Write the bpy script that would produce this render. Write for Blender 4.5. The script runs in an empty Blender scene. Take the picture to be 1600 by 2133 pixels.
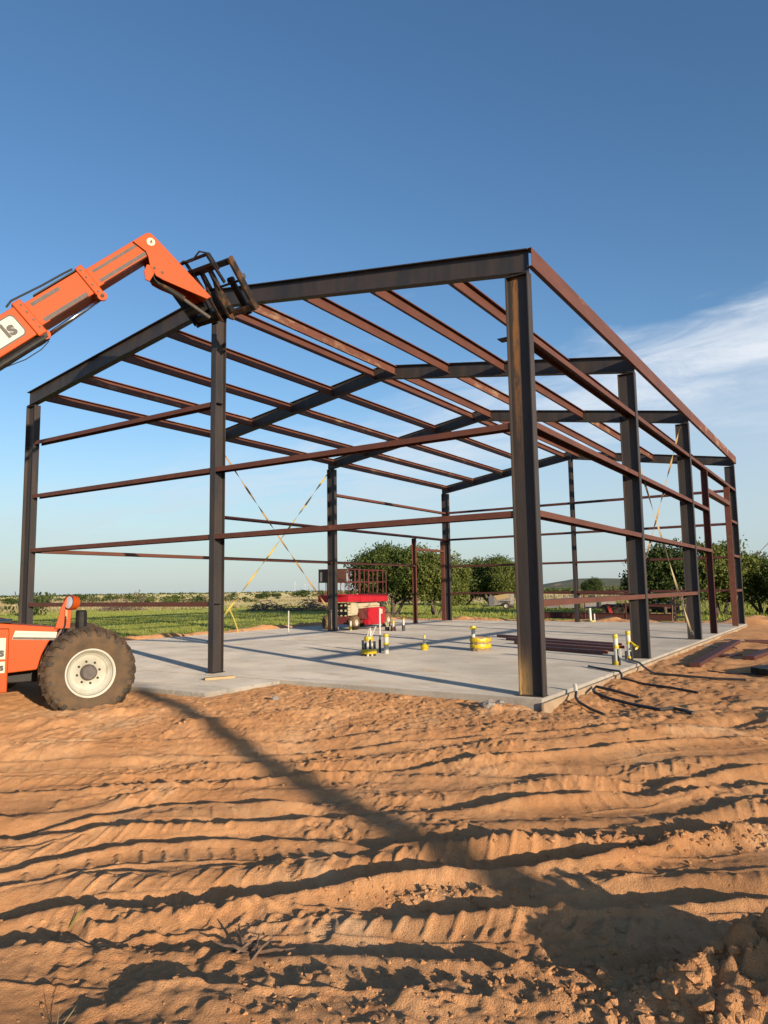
import bpy, math, random
import numpy as np
from mathutils import Vector, Matrix
random.seed(7)
PI = math.pi
scene = bpy.context.scene
COL = scene.collection

# ------------------------------------------------------------------ camera
cam_d = bpy.data.cameras.new('camera')
cam = bpy.data.objects.new('camera', cam_d)
COL.objects.link(cam)
YAW, PITCH, ROLL = -0.5804688, 0.1081573, -0.0153481
CAM = Vector((3.567, -9.197, 1.441))
_f = Vector((math.sin(YAW)*math.cos(PITCH), math.cos(YAW)*math.cos(PITCH), math.sin(PITCH)))
_r = Vector((math.cos(YAW), -math.sin(YAW), 0)); _u = _r.cross(_f)
_r2 = _r*math.cos(ROLL)+_u*math.sin(ROLL); _u2 = -_r*math.sin(ROLL)+_u*math.cos(ROLL)
cam.matrix_world = Matrix(((_r2.x, _u2.x, -_f.x, CAM.x), (_r2.y, _u2.y, -_f.y, CAM.y), (_r2.z, _u2.z, -_f.z, CAM.z), (0, 0, 0, 1)))
cam_d.sensor_fit = 'VERTICAL'; cam_d.sensor_height = 36.0; cam_d.lens = 36.0*1493.0/2133.0
cam_d.clip_start = 0.05; cam_d.clip_end = 9000
scene.camera = cam

# ------------------------------------------------------------------ sun and sky
SUN_TO = Vector((0.913, -0.408, 0.184)).normalized()      # direction towards the sun
SUN_EL = math.asin(SUN_TO.z); SUN_AZ = math.atan2(SUN_TO.x, SUN_TO.y)
sun_d = bpy.data.lights.new('sun', 'SUN'); sun_d.energy = 5.0; sun_d.angle = math.radians(0.53); sun_d.color = (1.0, 0.83, 0.62)
sun = bpy.data.objects.new('sun', sun_d); COL.objects.link(sun)
sun.rotation_euler = (-SUN_TO).to_track_quat('-Z', 'Y').to_euler()
sun.location = (30, -14, 12)
world = bpy.data.worlds.new('World'); scene.world = world; world.use_nodes = True
nt = world.node_tree; N = nt.nodes; Lk = nt.links; N.clear()
def wn(t, **k):
    n = N.new(t)
    for a, b in k.items(): setattr(n, a, b)
    return n
sky = wn('ShaderNodeTexSky', sky_type='NISHITA'); sky.sun_disc = False
sky.sun_elevation = SUN_EL; sky.sun_rotation = SUN_AZ; sky.air_density = 1.0; sky.dust_density = 0.6; sky.ozone_density = 2.2; sky.altitude = 300
bg = wn('ShaderNodeBackground'); bg.inputs['Strength'].default_value = 0.15
wo = wn('ShaderNodeOutputWorld')
tc = wn('ShaderNodeTexCoord')
def wmath(op, a, b=None, c=None, clamp=False):
    n = wn('ShaderNodeMath', operation=op); n.use_clamp = clamp
    for i, v in enumerate((a, b, c)):
        if v is None: continue
        if isinstance(v, (int, float)): n.inputs[i].default_value = v
        else: Lk.new(v, n.inputs[i])
    return n.outputs[0]
def wdot(vec):
    n = wn('ShaderNodeVectorMath', operation='DOT_PRODUCT'); Lk.new(tc.outputs['Generated'], n.inputs[0]); n.inputs[1].default_value = vec
    return n.outputs['Value']
def wramp(v, lo, hi):
    n = wn('ShaderNodeMapRange'); n.interpolation_type = 'SMOOTHSTEP'; n.inputs['From Min'].default_value = lo; n.inputs['From Max'].default_value = hi
    Lk.new(v, n.inputs['Value']); return n.outputs['Result']
sep = wn('ShaderNodeSeparateXYZ'); Lk.new(tc.outputs['Generated'], sep.inputs[0])
# high thin cloud: noise on a flat layer seen in perspective, drawn out along one wind direction
den = wmath('ADD', wmath('MAXIMUM', sep.outputs['Z'], 0.0), 0.10)
cu = wmath('DIVIDE', sep.outputs['X'], den); cv = wmath('DIVIDE', sep.outputs['Y'], den)
comb = wn('ShaderNodeCombineXYZ'); Lk.new(cu, comb.inputs[0]); Lk.new(cv, comb.inputs[1])
def wnoise(scale, rot, loc, detail, rough, dist):
    mp = wn('ShaderNodeMapping'); mp.inputs['Scale'].default_value = scale; mp.inputs['Rotation'].default_value = (0, 0, rot); mp.inputs['Location'].default_value = loc
    Lk.new(comb.outputs[0], mp.inputs[0])
    nz = wn('ShaderNodeTexNoise'); nz.inputs['Scale'].default_value = 1.0; nz.inputs['Detail'].default_value = detail
    nz.inputs['Roughness'].default_value = rough; nz.inputs['Distortion'].default_value = dist
    Lk.new(mp.outputs[0], nz.inputs['Vector']); return nz.outputs['Fac']
n1 = wnoise((0.62, 1.35, 1), 0.55, (3.1, 1.7, 0), 8, 0.60, 0.5)
n2 = wnoise((2.0, 4.0, 1), 0.75, (0.4, 7.7, 0), 7, 0.66, 0.9)
nsum = wmath('ADD', wmath('MULTIPLY', n1, 0.52), wmath('MULTIPLY', n2, 0.48))
# the cloud sheet lies below a tilted edge: higher to the right of the picture, low to the left
edge = wdot((-0.205, -0.14, 1.0))
edge = wmath('ADD', edge, wmath('MULTIPLY', wmath('SUBTRACT', n1, 0.5), 0.26))
side = wn('ShaderNodeMapRange'); side.inputs['From Min'].default_value = -0.2; side.inputs['From Max'].default_value = 0.42; side.inputs['To Min'].default_value = 0.55; Lk.new(wdot((0.46, 0.5, 0.0)), side.inputs['Value'])
sheet = wmath('MULTIPLY', wmath('MULTIPLY', wramp(edge, 0.262, 0.205), wramp(edge, 0.05, 0.17)), side.outputs[0])
cl = wmath('MULTIPLY', wramp(nsum, 0.36, 0.60), sheet)
veil = wmath('MULTIPLY', wmath('MULTIPLY', wramp(edge, 0.26, 0.17), wdot((0.46, 0.5, 0.0))), 0.85)
streak = wmath('MULTIPLY', wmath('MULTIPLY', wramp(nsum, 0.60, 0.78), 0.30), wramp(sep.outputs['Z'], 0.50, 0.36))
fac = wmath('ADD', wmath('ADD', wmath('MULTIPLY', cl, 0.62), wmath('MAXIMUM', veil, 0.0)), streak, clamp=True)
fac = wmath('MULTIPLY', fac, wramp(sep.outputs['Z'], 0.0, 0.08))
mixc = wn('ShaderNodeMix', data_type='RGBA'); Lk.new(fac, mixc.inputs['Factor'])
hsv = wn('ShaderNodeHueSaturation'); hsv.inputs['Hue'].default_value = 0.504; hsv.inputs['Saturation'].default_value = 1.14; hsv.inputs['Value'].default_value = 0.97
Lk.new(sky.outputs[0], hsv.inputs['Color'])
Lk.new(hsv.outputs[0], mixc.inputs['A']); mixc.inputs['B'].default_value = (4.2, 4.5, 4.9, 1)
# pale haze along the whole horizon
hz = wramp(sep.outputs['Z'], 0.34, -0.02); hz = wmath('POWER', hz, 1.6); hz = wmath('MULTIPLY', hz, 0.80)
mixh = wn('ShaderNodeMix', data_type='RGBA'); Lk.new(hz, mixh.inputs['Factor']); Lk.new(mixc.outputs['Result'], mixh.inputs['A']); mixh.inputs['B'].default_value = (2.45, 2.98, 3.38, 1)
Lk.new(mixh.outputs['Result'], bg.inputs['Color']); Lk.new(bg.outputs[0], wo.inputs[0])
vs = scene.view_settings; vs.view_transform = 'Standard'; vs.look = 'None'; vs.gamma = 1.0; vs.use_curve_mapping = False; vs.exposure = 0.35
scene.cycles.max_bounces = 5; scene.cycles.diffuse_bounces = 3; scene.cycles.glossy_bounces = 2; scene.cycles.transparent_max_bounces = 6
scene.cycles.use_denoising = True

# ------------------------------------------------------------------ materials
MATS = {}
def mat(name, col, rough=0.6, metal=0.0, col2=None, nscale=8.0, namount=(0.4, 0.65), bump=0.0, bscale=40.0, stretch=(1, 1, 1), spec=0.5, col3=None, n3=2.0, a3=(0.55, 0.62), coat=0.0, world_space=False):
    m = bpy.data.materials.new(name); m.use_nodes = True; MATS[name] = m
    t = m.node_tree; nd = t.nodes; lk = t.links; b = nd['Principled BSDF']
    b.inputs['Base Color'].default_value = (*col, 1); b.inputs['Roughness'].default_value = rough; b.inputs['Metallic'].default_value = metal
    b.inputs['Specular IOR Level'].default_value = spec; b.inputs['Coat Weight'].default_value = coat
    if col2 or bump:
        c = nd.new('ShaderNodeTexCoord'); src = c.outputs['Object']
        if world_space:
            g = nd.new('ShaderNodeNewGeometry'); src = g.outputs['Position']
        mp = nd.new('ShaderNodeMapping'); mp.inputs['Scale'].default_value = stretch; lk.new(src, mp.inputs[0])
    if col2:
        nz = nd.new('ShaderNodeTexNoise'); nz.inputs['Scale'].default_value = nscale; nz.inputs['Detail'].default_value = 6; nz.inputs['Roughness'].default_value = 0.6
        lk.new(mp.outputs[0], nz.inputs['Vector'])
        mr = nd.new('ShaderNodeMapRange'); mr.inputs['From Min'].default_value = namount[0]; mr.inputs['From Max'].default_value = namount[1]; lk.new(nz.outputs['Fac'], mr.inputs['Value'])
        mx = nd.new('ShaderNodeMix'); mx.data_type = 'RGBA'; lk.new(mr.outputs[0], mx.inputs['Factor'])
        mx.inputs['A'].default_value = (*col, 1); mx.inputs['B'].default_value = (*col2, 1)
        out = mx.outputs['Result']
        if col3:
            nz3 = nd.new('ShaderNodeTexNoise'); nz3.inputs['Scale'].default_value = n3; nz3.inputs['Detail'].default_value = 8; nz3.inputs['Roughness'].default_value = 0.68
            lk.new(mp.outputs[0], nz3.inputs['Vector'])
            mr3 = nd.new('ShaderNodeMapRange'); mr3.inputs['From Min'].default_value = a3[0]; mr3.inputs['From Max'].default_value = a3[1]; lk.new(nz3.outputs['Fac'], mr3.inputs['Value'])
            mx3 = nd.new('ShaderNodeMix'); mx3.data_type = 'RGBA'; lk.new(mr3.outputs[0], mx3.inputs['Factor'])
            lk.new(out, mx3.inputs['A']); mx3.inputs['B'].default_value = (*col3, 1); out = mx3.outputs['Result']
        lk.new(out, b.inputs['Base Color'])
    if bump:
        nb = nd.new('ShaderNodeTexNoise'); nb.inputs['Scale'].default_value = bscale; nb.inputs['Detail'].default_value = 4
        lk.new(mp.outputs[0], nb.inputs['Vector'])
        bp = nd.new('ShaderNodeBump'); bp.inputs['Strength'].default_value = 1.0; bp.inputs['Distance'].default_value = bump
        lk.new(nb.outputs['Fac'], bp.inputs['Height']); lk.new(bp.outputs[0], b.inputs['Normal'])
    return m
mat('mill_steel', (0.030, 0.029, 0.031), 0.5, 0.0, (0.060, 0.044, 0.036), 2.4, (0.36, 0.66), 0.001, 60, (2.2, 2.2, .35), spec=0.45, col3=(0.11, 0.06, 0.03), n3=2.2, a3=(0.66, 0.80))
mat('rusty_mill_steel', (0.040, 0.033, 0.031), 0.55, 0.0, (0.058, 0.042, 0.035), 3.0, (0.35, 0.7), 0.001, 60, (1, 1, .3), spec=0.4, col3=(0.25, 0.115, 0.038), n3=2.4, a3=(0.52, 0.63))
def corner_column_material():
    m = mat('corner_column_steel', (0.036, 0.031, 0.030), 0.55, 0.0, (0.060, 0.044, 0.037), 2.4, (0.36, 0.66), 0.001, 60, (2.2, 2.2, .35), spec=0.4)
    t = m.node_tree; nd = t.nodes; lk = t.links; b = nd['Principled BSDF']; base = b.inputs['Base Color'].links[0].from_socket
    tcn = nd.new('ShaderNodeTexCoord'); sx = nd.new('ShaderNodeSeparateXYZ'); lk.new(tcn.outputs['Object'], sx.inputs[0])
    def mr(v, lo, hi):
        n = nd.new('ShaderNodeMapRange'); n.interpolation_type = 'SMOOTHSTEP'; n.inputs['From Min'].default_value = lo; n.inputs['From Max'].default_value = hi; lk.new(v, n.inputs['Value']); return n.outputs['Result']
    def mu(a, c):
        n = nd.new('ShaderNodeMath'); n.operation = 'MULTIPLY'; lk.new(a, n.inputs[0]); lk.new(c, n.inputs[1]); return n.outputs[0]
    mp = nd.new('ShaderNodeMapping'); mp.inputs['Scale'].default_value = (16, 16, 2.2); lk.new(tcn.outputs['Object'], mp.inputs[0])
    nz = nd.new('ShaderNodeTexNoise'); nz.inputs['Scale'].default_value = 1.0; nz.inputs['Detail'].default_value = 9; nz.inputs['Roughness'].default_value = 0.75; lk.new(mp.outputs[0], nz.inputs['Vector'])
    ad = nd.new('ShaderNodeMath'); ad.operation = 'MULTIPLY_ADD'; lk.new(nz.outputs['Fac'], ad.inputs[0]); ad.inputs[1].default_value = 0.10; ad.inputs[2].default_value = -0.05
    xx = nd.new('ShaderNodeMath'); xx.operation = 'ADD'; lk.new(sx.outputs['X'], xx.inputs[0]); lk.new(ad.outputs[0], xx.inputs[1])
    stripe = mu(mu(mr(xx.outputs[0], -0.285, -0.255), mr(xx.outputs[0], -0.165, -0.20)), mu(mr(sx.outputs['Z'], 2.6, 5.2), mr(nz.outputs['Fac'], 0.36, 0.52)))
    foot = mu(mu(mr(sx.outputs['Z'], 0.75, 0.10), mr(xx.outputs[0], -0.12, -0.30)), mr(nz.outputs['Fac'], 0.30, 0.55))
    o = base
    for f, c in ((stripe, (0.25, 0.115, 0.036)), (foot, (0.30, 0.19, 0.08))):
        mx = nd.new('ShaderNodeMix'); mx.data_type = 'RGBA'; lk.new(f, mx.inputs['Factor']); lk.new(o, mx.inputs['A']); mx.inputs['B'].default_value = (*c, 1); o = mx.outputs['Result']
    lk.new(o, b.inputs['Base Color'])
corner_column_material()
mat('red_primer', (0.138, 0.050, 0.030), 0.6, 0.0, (0.100, 0.036, 0.024), 5.0, (0.35, 0.7), 0.001, 50, (1, .25, 1), spec=0.4, col3=(0.24, 0.11, 0.055), n3=3.0, a3=(0.62, 0.75))
mat('weathered_primer', (0.18, 0.070, 0.045), 0.65, 0.0, (0.13, 0.048, 0.034), 6.0, (0.3, 0.7), 0.001, 50, (1, .3, 1), spec=0.3, col3=(0.34, 0.22, 0.14), n3=4.0, a3=(0.52, 0.68))
mat('dark_primer', (0.095, 0.030, 0.024), 0.6, 0.0, (0.075, 0.028, 0.022), 5.0, (0.35, 0.7), 0.001, 50, spec=0.35)
mat('black_iron', (0.014, 0.013, 0.013), 0.5, 0.0, (0.032, 0.023, 0.018), 9.0, (0.5, 0.75), 0.001, 80, spec=0.25)
mat('rusty_iron', (0.024, 0.018, 0.015), 0.65, 0.0, (0.13, 0.062, 0.026), 7.0, (0.48, 0.68), 0.002, 70, spec=0.3)
mat('orange_paint', (0.48, 0.068, 0.004), 0.5, 0.0, (0.40, 0.068, 0.010), 3.0, (0.4, 0.75), 0.0, 40, spec=0.2, col3=(0.20, 0.075, 0.04), n3=9.0, a3=(0.60, 0.74))
mat('grey_wear', (0.07, 0.058, 0.052), 0.6, 0.0, (0.12, 0.09, 0.075), 20.0, (0.4, 0.7))
mat('cream_decal', (0.56, 0.51, 0.38), 0.45, 0.0, (0.50, 0.45, 0.33), 9.0, (0.45, 0.8))
mat('black_ink', (0.02, 0.02, 0.02), 0.5)
mat('chrome', (0.55, 0.55, 0.55), 0.18, 1.0)
mat('tyre_rubber', (0.040, 0.033, 0.028), 0.8, 0.0, (0.15, 0.095, 0.055), 4.0, (0.40, 0.72), 0.002, 60, spec=0.25)
mat('dusty_sidewall', (0.135, 0.085, 0.048), 0.85, 0.0, (0.075, 0.055, 0.038), 5.0, (0.4, 0.7), 0.001, 40, spec=0.2)
mat('cream_rim', (0.54, 0.52, 0.43), 0.4, 0.0, (0.36, 0.31, 0.23), 6.0, (0.5, 0.8), spec=0.5)
mat('lamp_glass', (0.62, 0.62, 0.66), 0.12, 0.3, spec=0.6)
mat('red_paint', (0.46, 0.012, 0.024), 0.38, 0.0, (0.47, 0.022, 0.032), 3.0, (0.4, 0.8), spec=0.45)
mat('dull_red_rail', (0.15, 0.028, 0.024), 0.5, 0.0, (0.10, 0.03, 0.024), 9.0, (0.4, 0.7))
mat('brown_panel', (0.13, 0.055, 0.038), 0.6, 0.0, (0.10, 0.045, 0.033), 5.0, (0.4, 0.7))
mat('cream_paint', (0.52, 0.46, 0.31), 0.45, 0.0, (0.55, 0.47, 0.33), 6.0, (0.5, 0.8))
mat('muddy_tyre', (0.20, 0.125, 0.065), 0.85, 0.0, (0.12, 0.08, 0.05), 8.0, (0.4, 0.7), spec=0.2)
mat('white_pvc', (0.55, 0.53, 0.48), 0.35, 0.0, (0.44, 0.40, 0.33), 9.0, (0.5, 0.8))
mat('yellow_tape', (0.58, 0.42, 0.012), 0.4, 0.0, (0.48, 0.36, 0.02), 14.0, (0.45, 0.75), 0.004, 25)
mat('black_pipe', (0.025, 0.025, 0.026), 0.45)
mat('bare_board', (0.50, 0.34, 0.17), 0.75, 0.0, (0.40, 0.26, 0.12), 9.0, (0.4, 0.7), stretch=(1, 8, 8))
mat('box_board', (0.33, 0.22, 0.13), 0.8, 0.0, (0.24, 0.16, 0.09), 8.0, (0.4, 0.7))
mat('strap_yellow', (0.46, 0.34, 0.07), 0.6)
mat('strap_orange', (0.40, 0.26, 0.10), 0.6)
mat('strap_cream', (0.46, 0.38, 0.24), 0.6)
mat('strap_dark', (0.09, 0.08, 0.06), 0.6)
mat('bark', (0.085, 0.065, 0.05), 0.9, 0.0, (0.14, 0.11, 0.085), 12.0, (0.4, 0.7), 0.01, 20)
mat('dead_wood', (0.20, 0.145, 0.105), 0.9, 0.0, (0.12, 0.085, 0.065), 12.0, (0.4, 0.7))
mat('plywood', (0.46, 0.33, 0.16), 0.7, 0.0, (0.48, 0.33, 0.16), 4.0, (0.4, 0.7))
mat('grey_metal', (0.20, 0.20, 0.20), 0.5, 0.2)
mat('pale_siding', (0.30, 0.27, 0.23), 0.7, 0.0, (0.18, 0.16, 0.13), 5.0, (0.4, 0.7))
mat('black_tarp', (0.03, 0.03, 0.035), 0.5, 0.0, (0.06, 0.06, 0.065), 6.0, (0.4, 0.7), 0.03, 5)
mat('red_flag', (0.62, 0.05, 0.04), 0.7)
mat('pole_wood', (0.14, 0.10, 0.07), 0.9, 0.0, (0.20, 0.15, 0.11), 10.0, (0.4, 0.7))
mat('stone_grey', (0.34, 0.30, 0.26), 0.9, 0.0, (0.22, 0.18, 0.15), 10.0, (0.4, 0.7), 0.004, 60)
def leaf_mat(name, c1, c2):
    m = bpy.data.materials.new(name); m.use_nodes = True; MATS[name] = m
    t = m.node_tree; nd = t.nodes; lk = t.links; b = nd['Principled BSDF']; b.inputs['Roughness'].default_value = 0.6; b.inputs['Specular IOR Level'].default_value = 0.25
    g = nd.new('ShaderNodeNewGeometry'); mx = nd.new('ShaderNodeMix'); mx.data_type = 'RGBA'
    lk.new(g.outputs['Random Per Island'], mx.inputs['Factor']); mx.inputs['A'].default_value = (*c1, 1); mx.inputs['B'].default_value = (*c2, 1)
    lk.new(mx.outputs['Result'], b.inputs['Base Color'])
    tr = nd.new('ShaderNodeBsdfTranslucent'); lk.new(mx.outputs['Result'], tr.inputs['Color'])
    ms = nd.new('ShaderNodeMixShader'); ms.inputs[0].default_value = 0.25; lk.new(b.outputs[0], ms.inputs[1]); lk.new(tr.outputs[0], ms.inputs[2])
    lk.new(ms.outputs[0], nd['Material Output'].inputs['Surface']); return m
leaf_mat('leaf_green', (0.045, 0.075, 0.016), (0.13, 0.165, 0.036))
leaf_mat('leaf_light', (0.085, 0.115, 0.022), (0.19, 0.21, 0.05))
leaf_mat('leaf_dark', (0.030, 0.052, 0.014), (0.085, 0.115, 0.028))
leaf_mat('scrub_leaf', (0.09, 0.11, 0.04), (0.19, 0.19, 0.08))
leaf_mat('grass_blade', (0.18, 0.23, 0.032), (0.34, 0.35, 0.08))
leaf_mat('dry_grass', (0.30, 0.24, 0.12), (0.46, 0.37, 0.20))

# ------------------------------------------------------------------ mesh helpers
def fast_mesh(name, v, k, m):
    v = np.asarray(v, np.float32).reshape(-1, 3); n = len(v)//k; me = bpy.data.meshes.new(name); me.vertices.add(len(v)); me.vertices.foreach_set('co', v.ravel())
    me.loops.add(n*k); me.loops.foreach_set('vertex_index', np.arange(n*k, dtype=np.int32)); me.polygons.add(n)
    me.polygons.foreach_set('loop_start', np.arange(0, n*k, k, dtype=np.int32)); me.polygons.foreach_set('loop_total', np.full(n, k, np.int32)); me.update(calc_edges=True); me.materials.append(MATS[m]); return me
class MB:
    def __init__(s): s.v = []; s.f = []; s.smooth = False
    def add(s, vs, fs):
        o = len(s.v); s.v += [tuple(v) for v in vs]; s.f += [tuple(i+o for i in f) for f in fs]; return s
    def box(s, x0, x1, y0, y1, z0, z1):
        return s.add([(x, y, z) for z in (z0, z1) for x, y in ((x0, y0), (x1, y0), (x1, y1), (x0, y1))],
                     [(3, 2, 1, 0), (4, 5, 6, 7), (0, 1, 5, 4), (1, 2, 6, 5), (2, 3, 7, 6), (3, 0, 4, 7)])
    def bar(s, p0, p1, w, h, up=(0, 0, 1)):
        p0 = Vector(p0); p1 = Vector(p1); d = (p1-p0).normalized(); up = Vector(up)
        if abs(d.dot(up)) > 0.99: up = Vector((0, 1, 0))
        a = d.cross(up).normalized(); b = a.cross(d).normalized()
        pr = [(-w/2, -h/2), (w/2, -h/2), (w/2, h/2), (-w/2, h/2)]
        return s.extr(pr, p0, p1, a, b)
    def extr(s, prof, p0, p1, a, b, caps=True):
        p0 = Vector(p0); p1 = Vector(p1); a = Vector(a); b = Vector(b); n = len(prof)
        vs = [p0+a*x+b*y for x, y in prof]+[p1+a*x+b*y for x, y in prof]
        fs = [(i, (i+1) % n, n+(i+1) % n, n+i) for i in range(n)]
        if caps: fs += [tuple(reversed(range(n))), tuple(range(n, 2*n))]
        return s.add(vs, fs)
    def prism(s, pts, vec):
        n = len(pts); vec = Vector(vec); vs = [Vector(p) for p in pts]; vs += [p+vec for p in vs[:n]]
        return s.add(vs, [(i, (i+1) % n, n+(i+1) % n, n+i) for i in range(n)]+[tuple(reversed(range(n))), tuple(range(n, 2*n))])
    def tube(s, pts, r, seg=8, caps=True):
        pts = [Vector(p) for p in pts]; n = len(pts); rs = r if isinstance(r, (list, tuple)) else [r]*n
        up = Vector((0, 0, 1)); vs = []; prev = None
        for i, p in enumerate(pts):
            d = (pts[min(i+1, n-1)]-pts[max(i-1, 0)]).normalized()
            if prev is None:
                q = up if abs(d.z) < 0.9 else Vector((1, 0, 0)); a = d.cross(q).normalized()
            else:
                a = (prev-d*prev.dot(d)).normalized()
            prev = a; b = d.cross(a)
            vs += [p+(a*math.cos(t)+b*math.sin(t))*rs[i] for t in [2*PI*k/seg for k in range(seg)]]
        fs = [(i*seg+k, i*seg+(k+1) % seg, (i+1)*seg+(k+1) % seg, (i+1)*seg+k) for i in range(n-1) for k in range(seg)]
        if caps: fs += [tuple(reversed(range(seg))), tuple(range((n-1)*seg, n*seg))]
        return s.add(vs, fs)
    def lathe(s, prof, c, axis, seg=32, closed=False):
        c = Vector(c); ax = Vector(axis).normalized(); q = Vector((0, 0, 1)) if abs(ax.z) < 0.9 else Vector((1, 0, 0))
        a = ax.cross(q).normalized(); b = ax.cross(a); n = len(prof); vs = []
        for k in range(seg):
            t = 2*PI*k/seg; d = a*math.cos(t)+b*math.sin(t)
            vs += [c+d*r+ax*h for r, h in prof]
        fs = []
        for k in range(seg):
            k2 = (k+1) % seg
            for i in range(n if closed else n-1):
                j = (i+1) % n; fs.append((k*n+i, k2*n+i, k2*n+j, k*n+j))
        return s.add(vs, fs)
    def build(s, name, m, parent=None, smooth=False, origin=None, bevel=0.0):
        me = bpy.data.meshes.new(name); o0 = Vector(origin) if origin is not None else Vector((0, 0, 0))
        base = o0
        if parent is not None and origin is None: base = Vector(parent.get('_o', (0, 0, 0)))
        me.from_pydata([tuple(Vector(v)-base) for v in s.v], [], s.f); me.update()
        if smooth or s.smooth:
            me.polygons.foreach_set('use_smooth', [True]*len(me.polygons))
        me.materials.append(MATS[m]); ob = bpy.data.objects.new(name, me); COL.objects.link(ob)
        if parent is not None: ob.parent = parent
        else: ob.location = base
        if parent is not None and base.length > 0: ob['_o'] = tuple(base)
        if bevel:
            bv = ob.modifiers.new('bevel', 'BEVEL'); bv.width = bevel; bv.segments = 2; bv.limit_method = 'ANGLE'; bv.angle_limit = math.radians(50)
        return ob
def tag(o, label, cat, group=None):
    o['label'] = label; o['category'] = cat
    if group: o['group'] = group
    return o
def thing(name, label, cat, loc=(0, 0, 0), rz=0.0, group=None, world_coords=True):
    o = bpy.data.objects.new(name, None); COL.objects.link(o); o.empty_display_size = 0.2; o.location = loc; o.rotation_euler = (0, 0, rz)
    o['_o'] = tuple(loc) if world_coords else (0.0, 0.0, 0.0)
    return tag(o, label, cat, group)
def copy_tree(o, parent=None):
    c = o.copy(); COL.objects.link(c); c.parent = parent
    for ch in list(o.children): copy_tree(ch, c)
    return c
def i_prof(b, h, tf=0.014, tw=0.010):
    return [(-b/2, -h/2), (b/2, -h/2), (b/2, -h/2+tf), (tw/2, -h/2+tf), (tw/2, h/2-tf), (b/2, h/2-tf), (b/2, h/2), (-b/2, h/2), (-b/2, h/2-tf), (-tw/2, h/2-tf), (-tw/2, -h/2+tf), (-b/2, -h/2+tf)]
def c_prof(h, fl, t=0.007, lip=0.016):
    # web on x=0, flanges towards +x, with returned lips
    return [(0, -h/2), (fl, -h/2), (fl, -h/2+lip), (fl-t, -h/2+lip), (fl-t, -h/2+t), (t, -h/2+t), (t, h/2-t), (fl-t, h/2-t), (fl-t, h/2-lip), (fl, h/2-lip), (fl, h/2), (0, h/2)]

# ------------------------------------------------------------------ numeric noise for the terrain
_rng = np.random.RandomState(11)
_perm = _rng.rand(512, 512)
def vnoise(x, y, seed=0):
    x = x+seed*37.17; y = y+seed*91.73
    xi = np.floor(x).astype(int); yi = np.floor(y).astype(int); fx = x-xi; fy = y-yi
    fx = fx*fx*fx*(fx*(fx*6-15)+10); fy = fy*fy*fy*(fy*(fy*6-15)+10)
    g = lambda i, j: _perm[i & 511, j & 511]
    a = g(xi, yi); b = g(xi+1, yi); c = g(xi, yi+1); d = g(xi+1, yi+1)
    return (a*(1-fx)+b*fx)*(1-fy)+(c*(1-fx)+d*fx)*fy-0.5
def fbm(x, y, oct=4, seed=0, gain=0.5):
    s = 0; amp = 1.0
    for k in range(oct):
        s = s+amp*vnoise(x, y, seed+k); x = x*2.03+5.1; y = y*2.03-3.7; amp *= gain
    return s
def sst(lo, hi, x):
    t = np.clip((x-lo)/(hi-lo), 0, 1); return t*t*(3-2*t)
CY, SY = math.cos(YAW), math.sin(YAW)
RUTS = [  # wheel tracks across the site: points (a, b), crest height, trough depth, lug spacing
 ([(-9, 2.6), (-2.11, 4.06), (-1.13, 4.27), (-0.03, 4.45), (1.35, 4.80), (2.7, 5.30), (9, 8.3)], .034, .040, .15),
 ([(-9, 4.6), (-2.85, 5.42), (-2.38, 5.72), (-1.88, 6.12), (-1.23, 6.12), (-0.04, 5.88), (2.2, 6.1), (9, 7.6)], .030, .030, .16),
 ([(-9, 3.3), (-2.45, 4.70), (-2.04, 4.93), (-1.69, 5.13), (-1.05, 5.25), (-0.3, 5.16), (-0.03, 5.02), (2.0, 5.15), (9, 7.0)], .030, .026, .15),
 ([(-9, 3.9), (-1.93, 3.74), (-1.48, 3.80), (-0.99, 3.75), (-0.03, 3.63), (0.85, 3.50), (4, 3.3)], .020, .022, .14),
 ([(-9, 6.2), (-3, 6.55), (-0.04, 6.93), (1.37, 7.22), (2.99, 7.72), (4.22, 8.10), (12, 11)], .030, .030, .17),
 ([(-4, 5.2), (0.0, 5.72), (0.72, 5.86), (1.97, 6.20), (3.0, 6.66), (3.55, 6.90), (12, 9.8)], .034, .034, .16),
 ([(-2, 3.9), (0.26, 4.52), (1.2, 4.72), (2.81, 5.46), (9, 8.6)], .034, .036, .15),
 ([(-0.5, 4.0), (0.75, 4.05), (1.53, 4.06), (2.07, 4.10), (5, 4.5)], .040, .046, .15),
 ([(-9, 7.3), (-3, 7.5), (0, 7.75), (3, 8.4), (9, 10.5)], .022, .024, .16),
 ([(-9, 5.6), (-3, 6.75), (-1.0, 6.95), (1.5, 6.55), (4, 6.3)], .020, .020, .15),
 ([(-9, 7.9), (-3.5, 8.2), (-1, 8.1), (2, 8.8), (9, 11)], .020, .018, .16),
]
PRINTS = [(-0.33, 5.35, .25), (-0.59, 4.66, .1), (-0.35, 3.93, .05), (0.38, 6.16, .4), (0.95, 5.0, .5), (-1.5, 6.6, -.4)]
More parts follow.
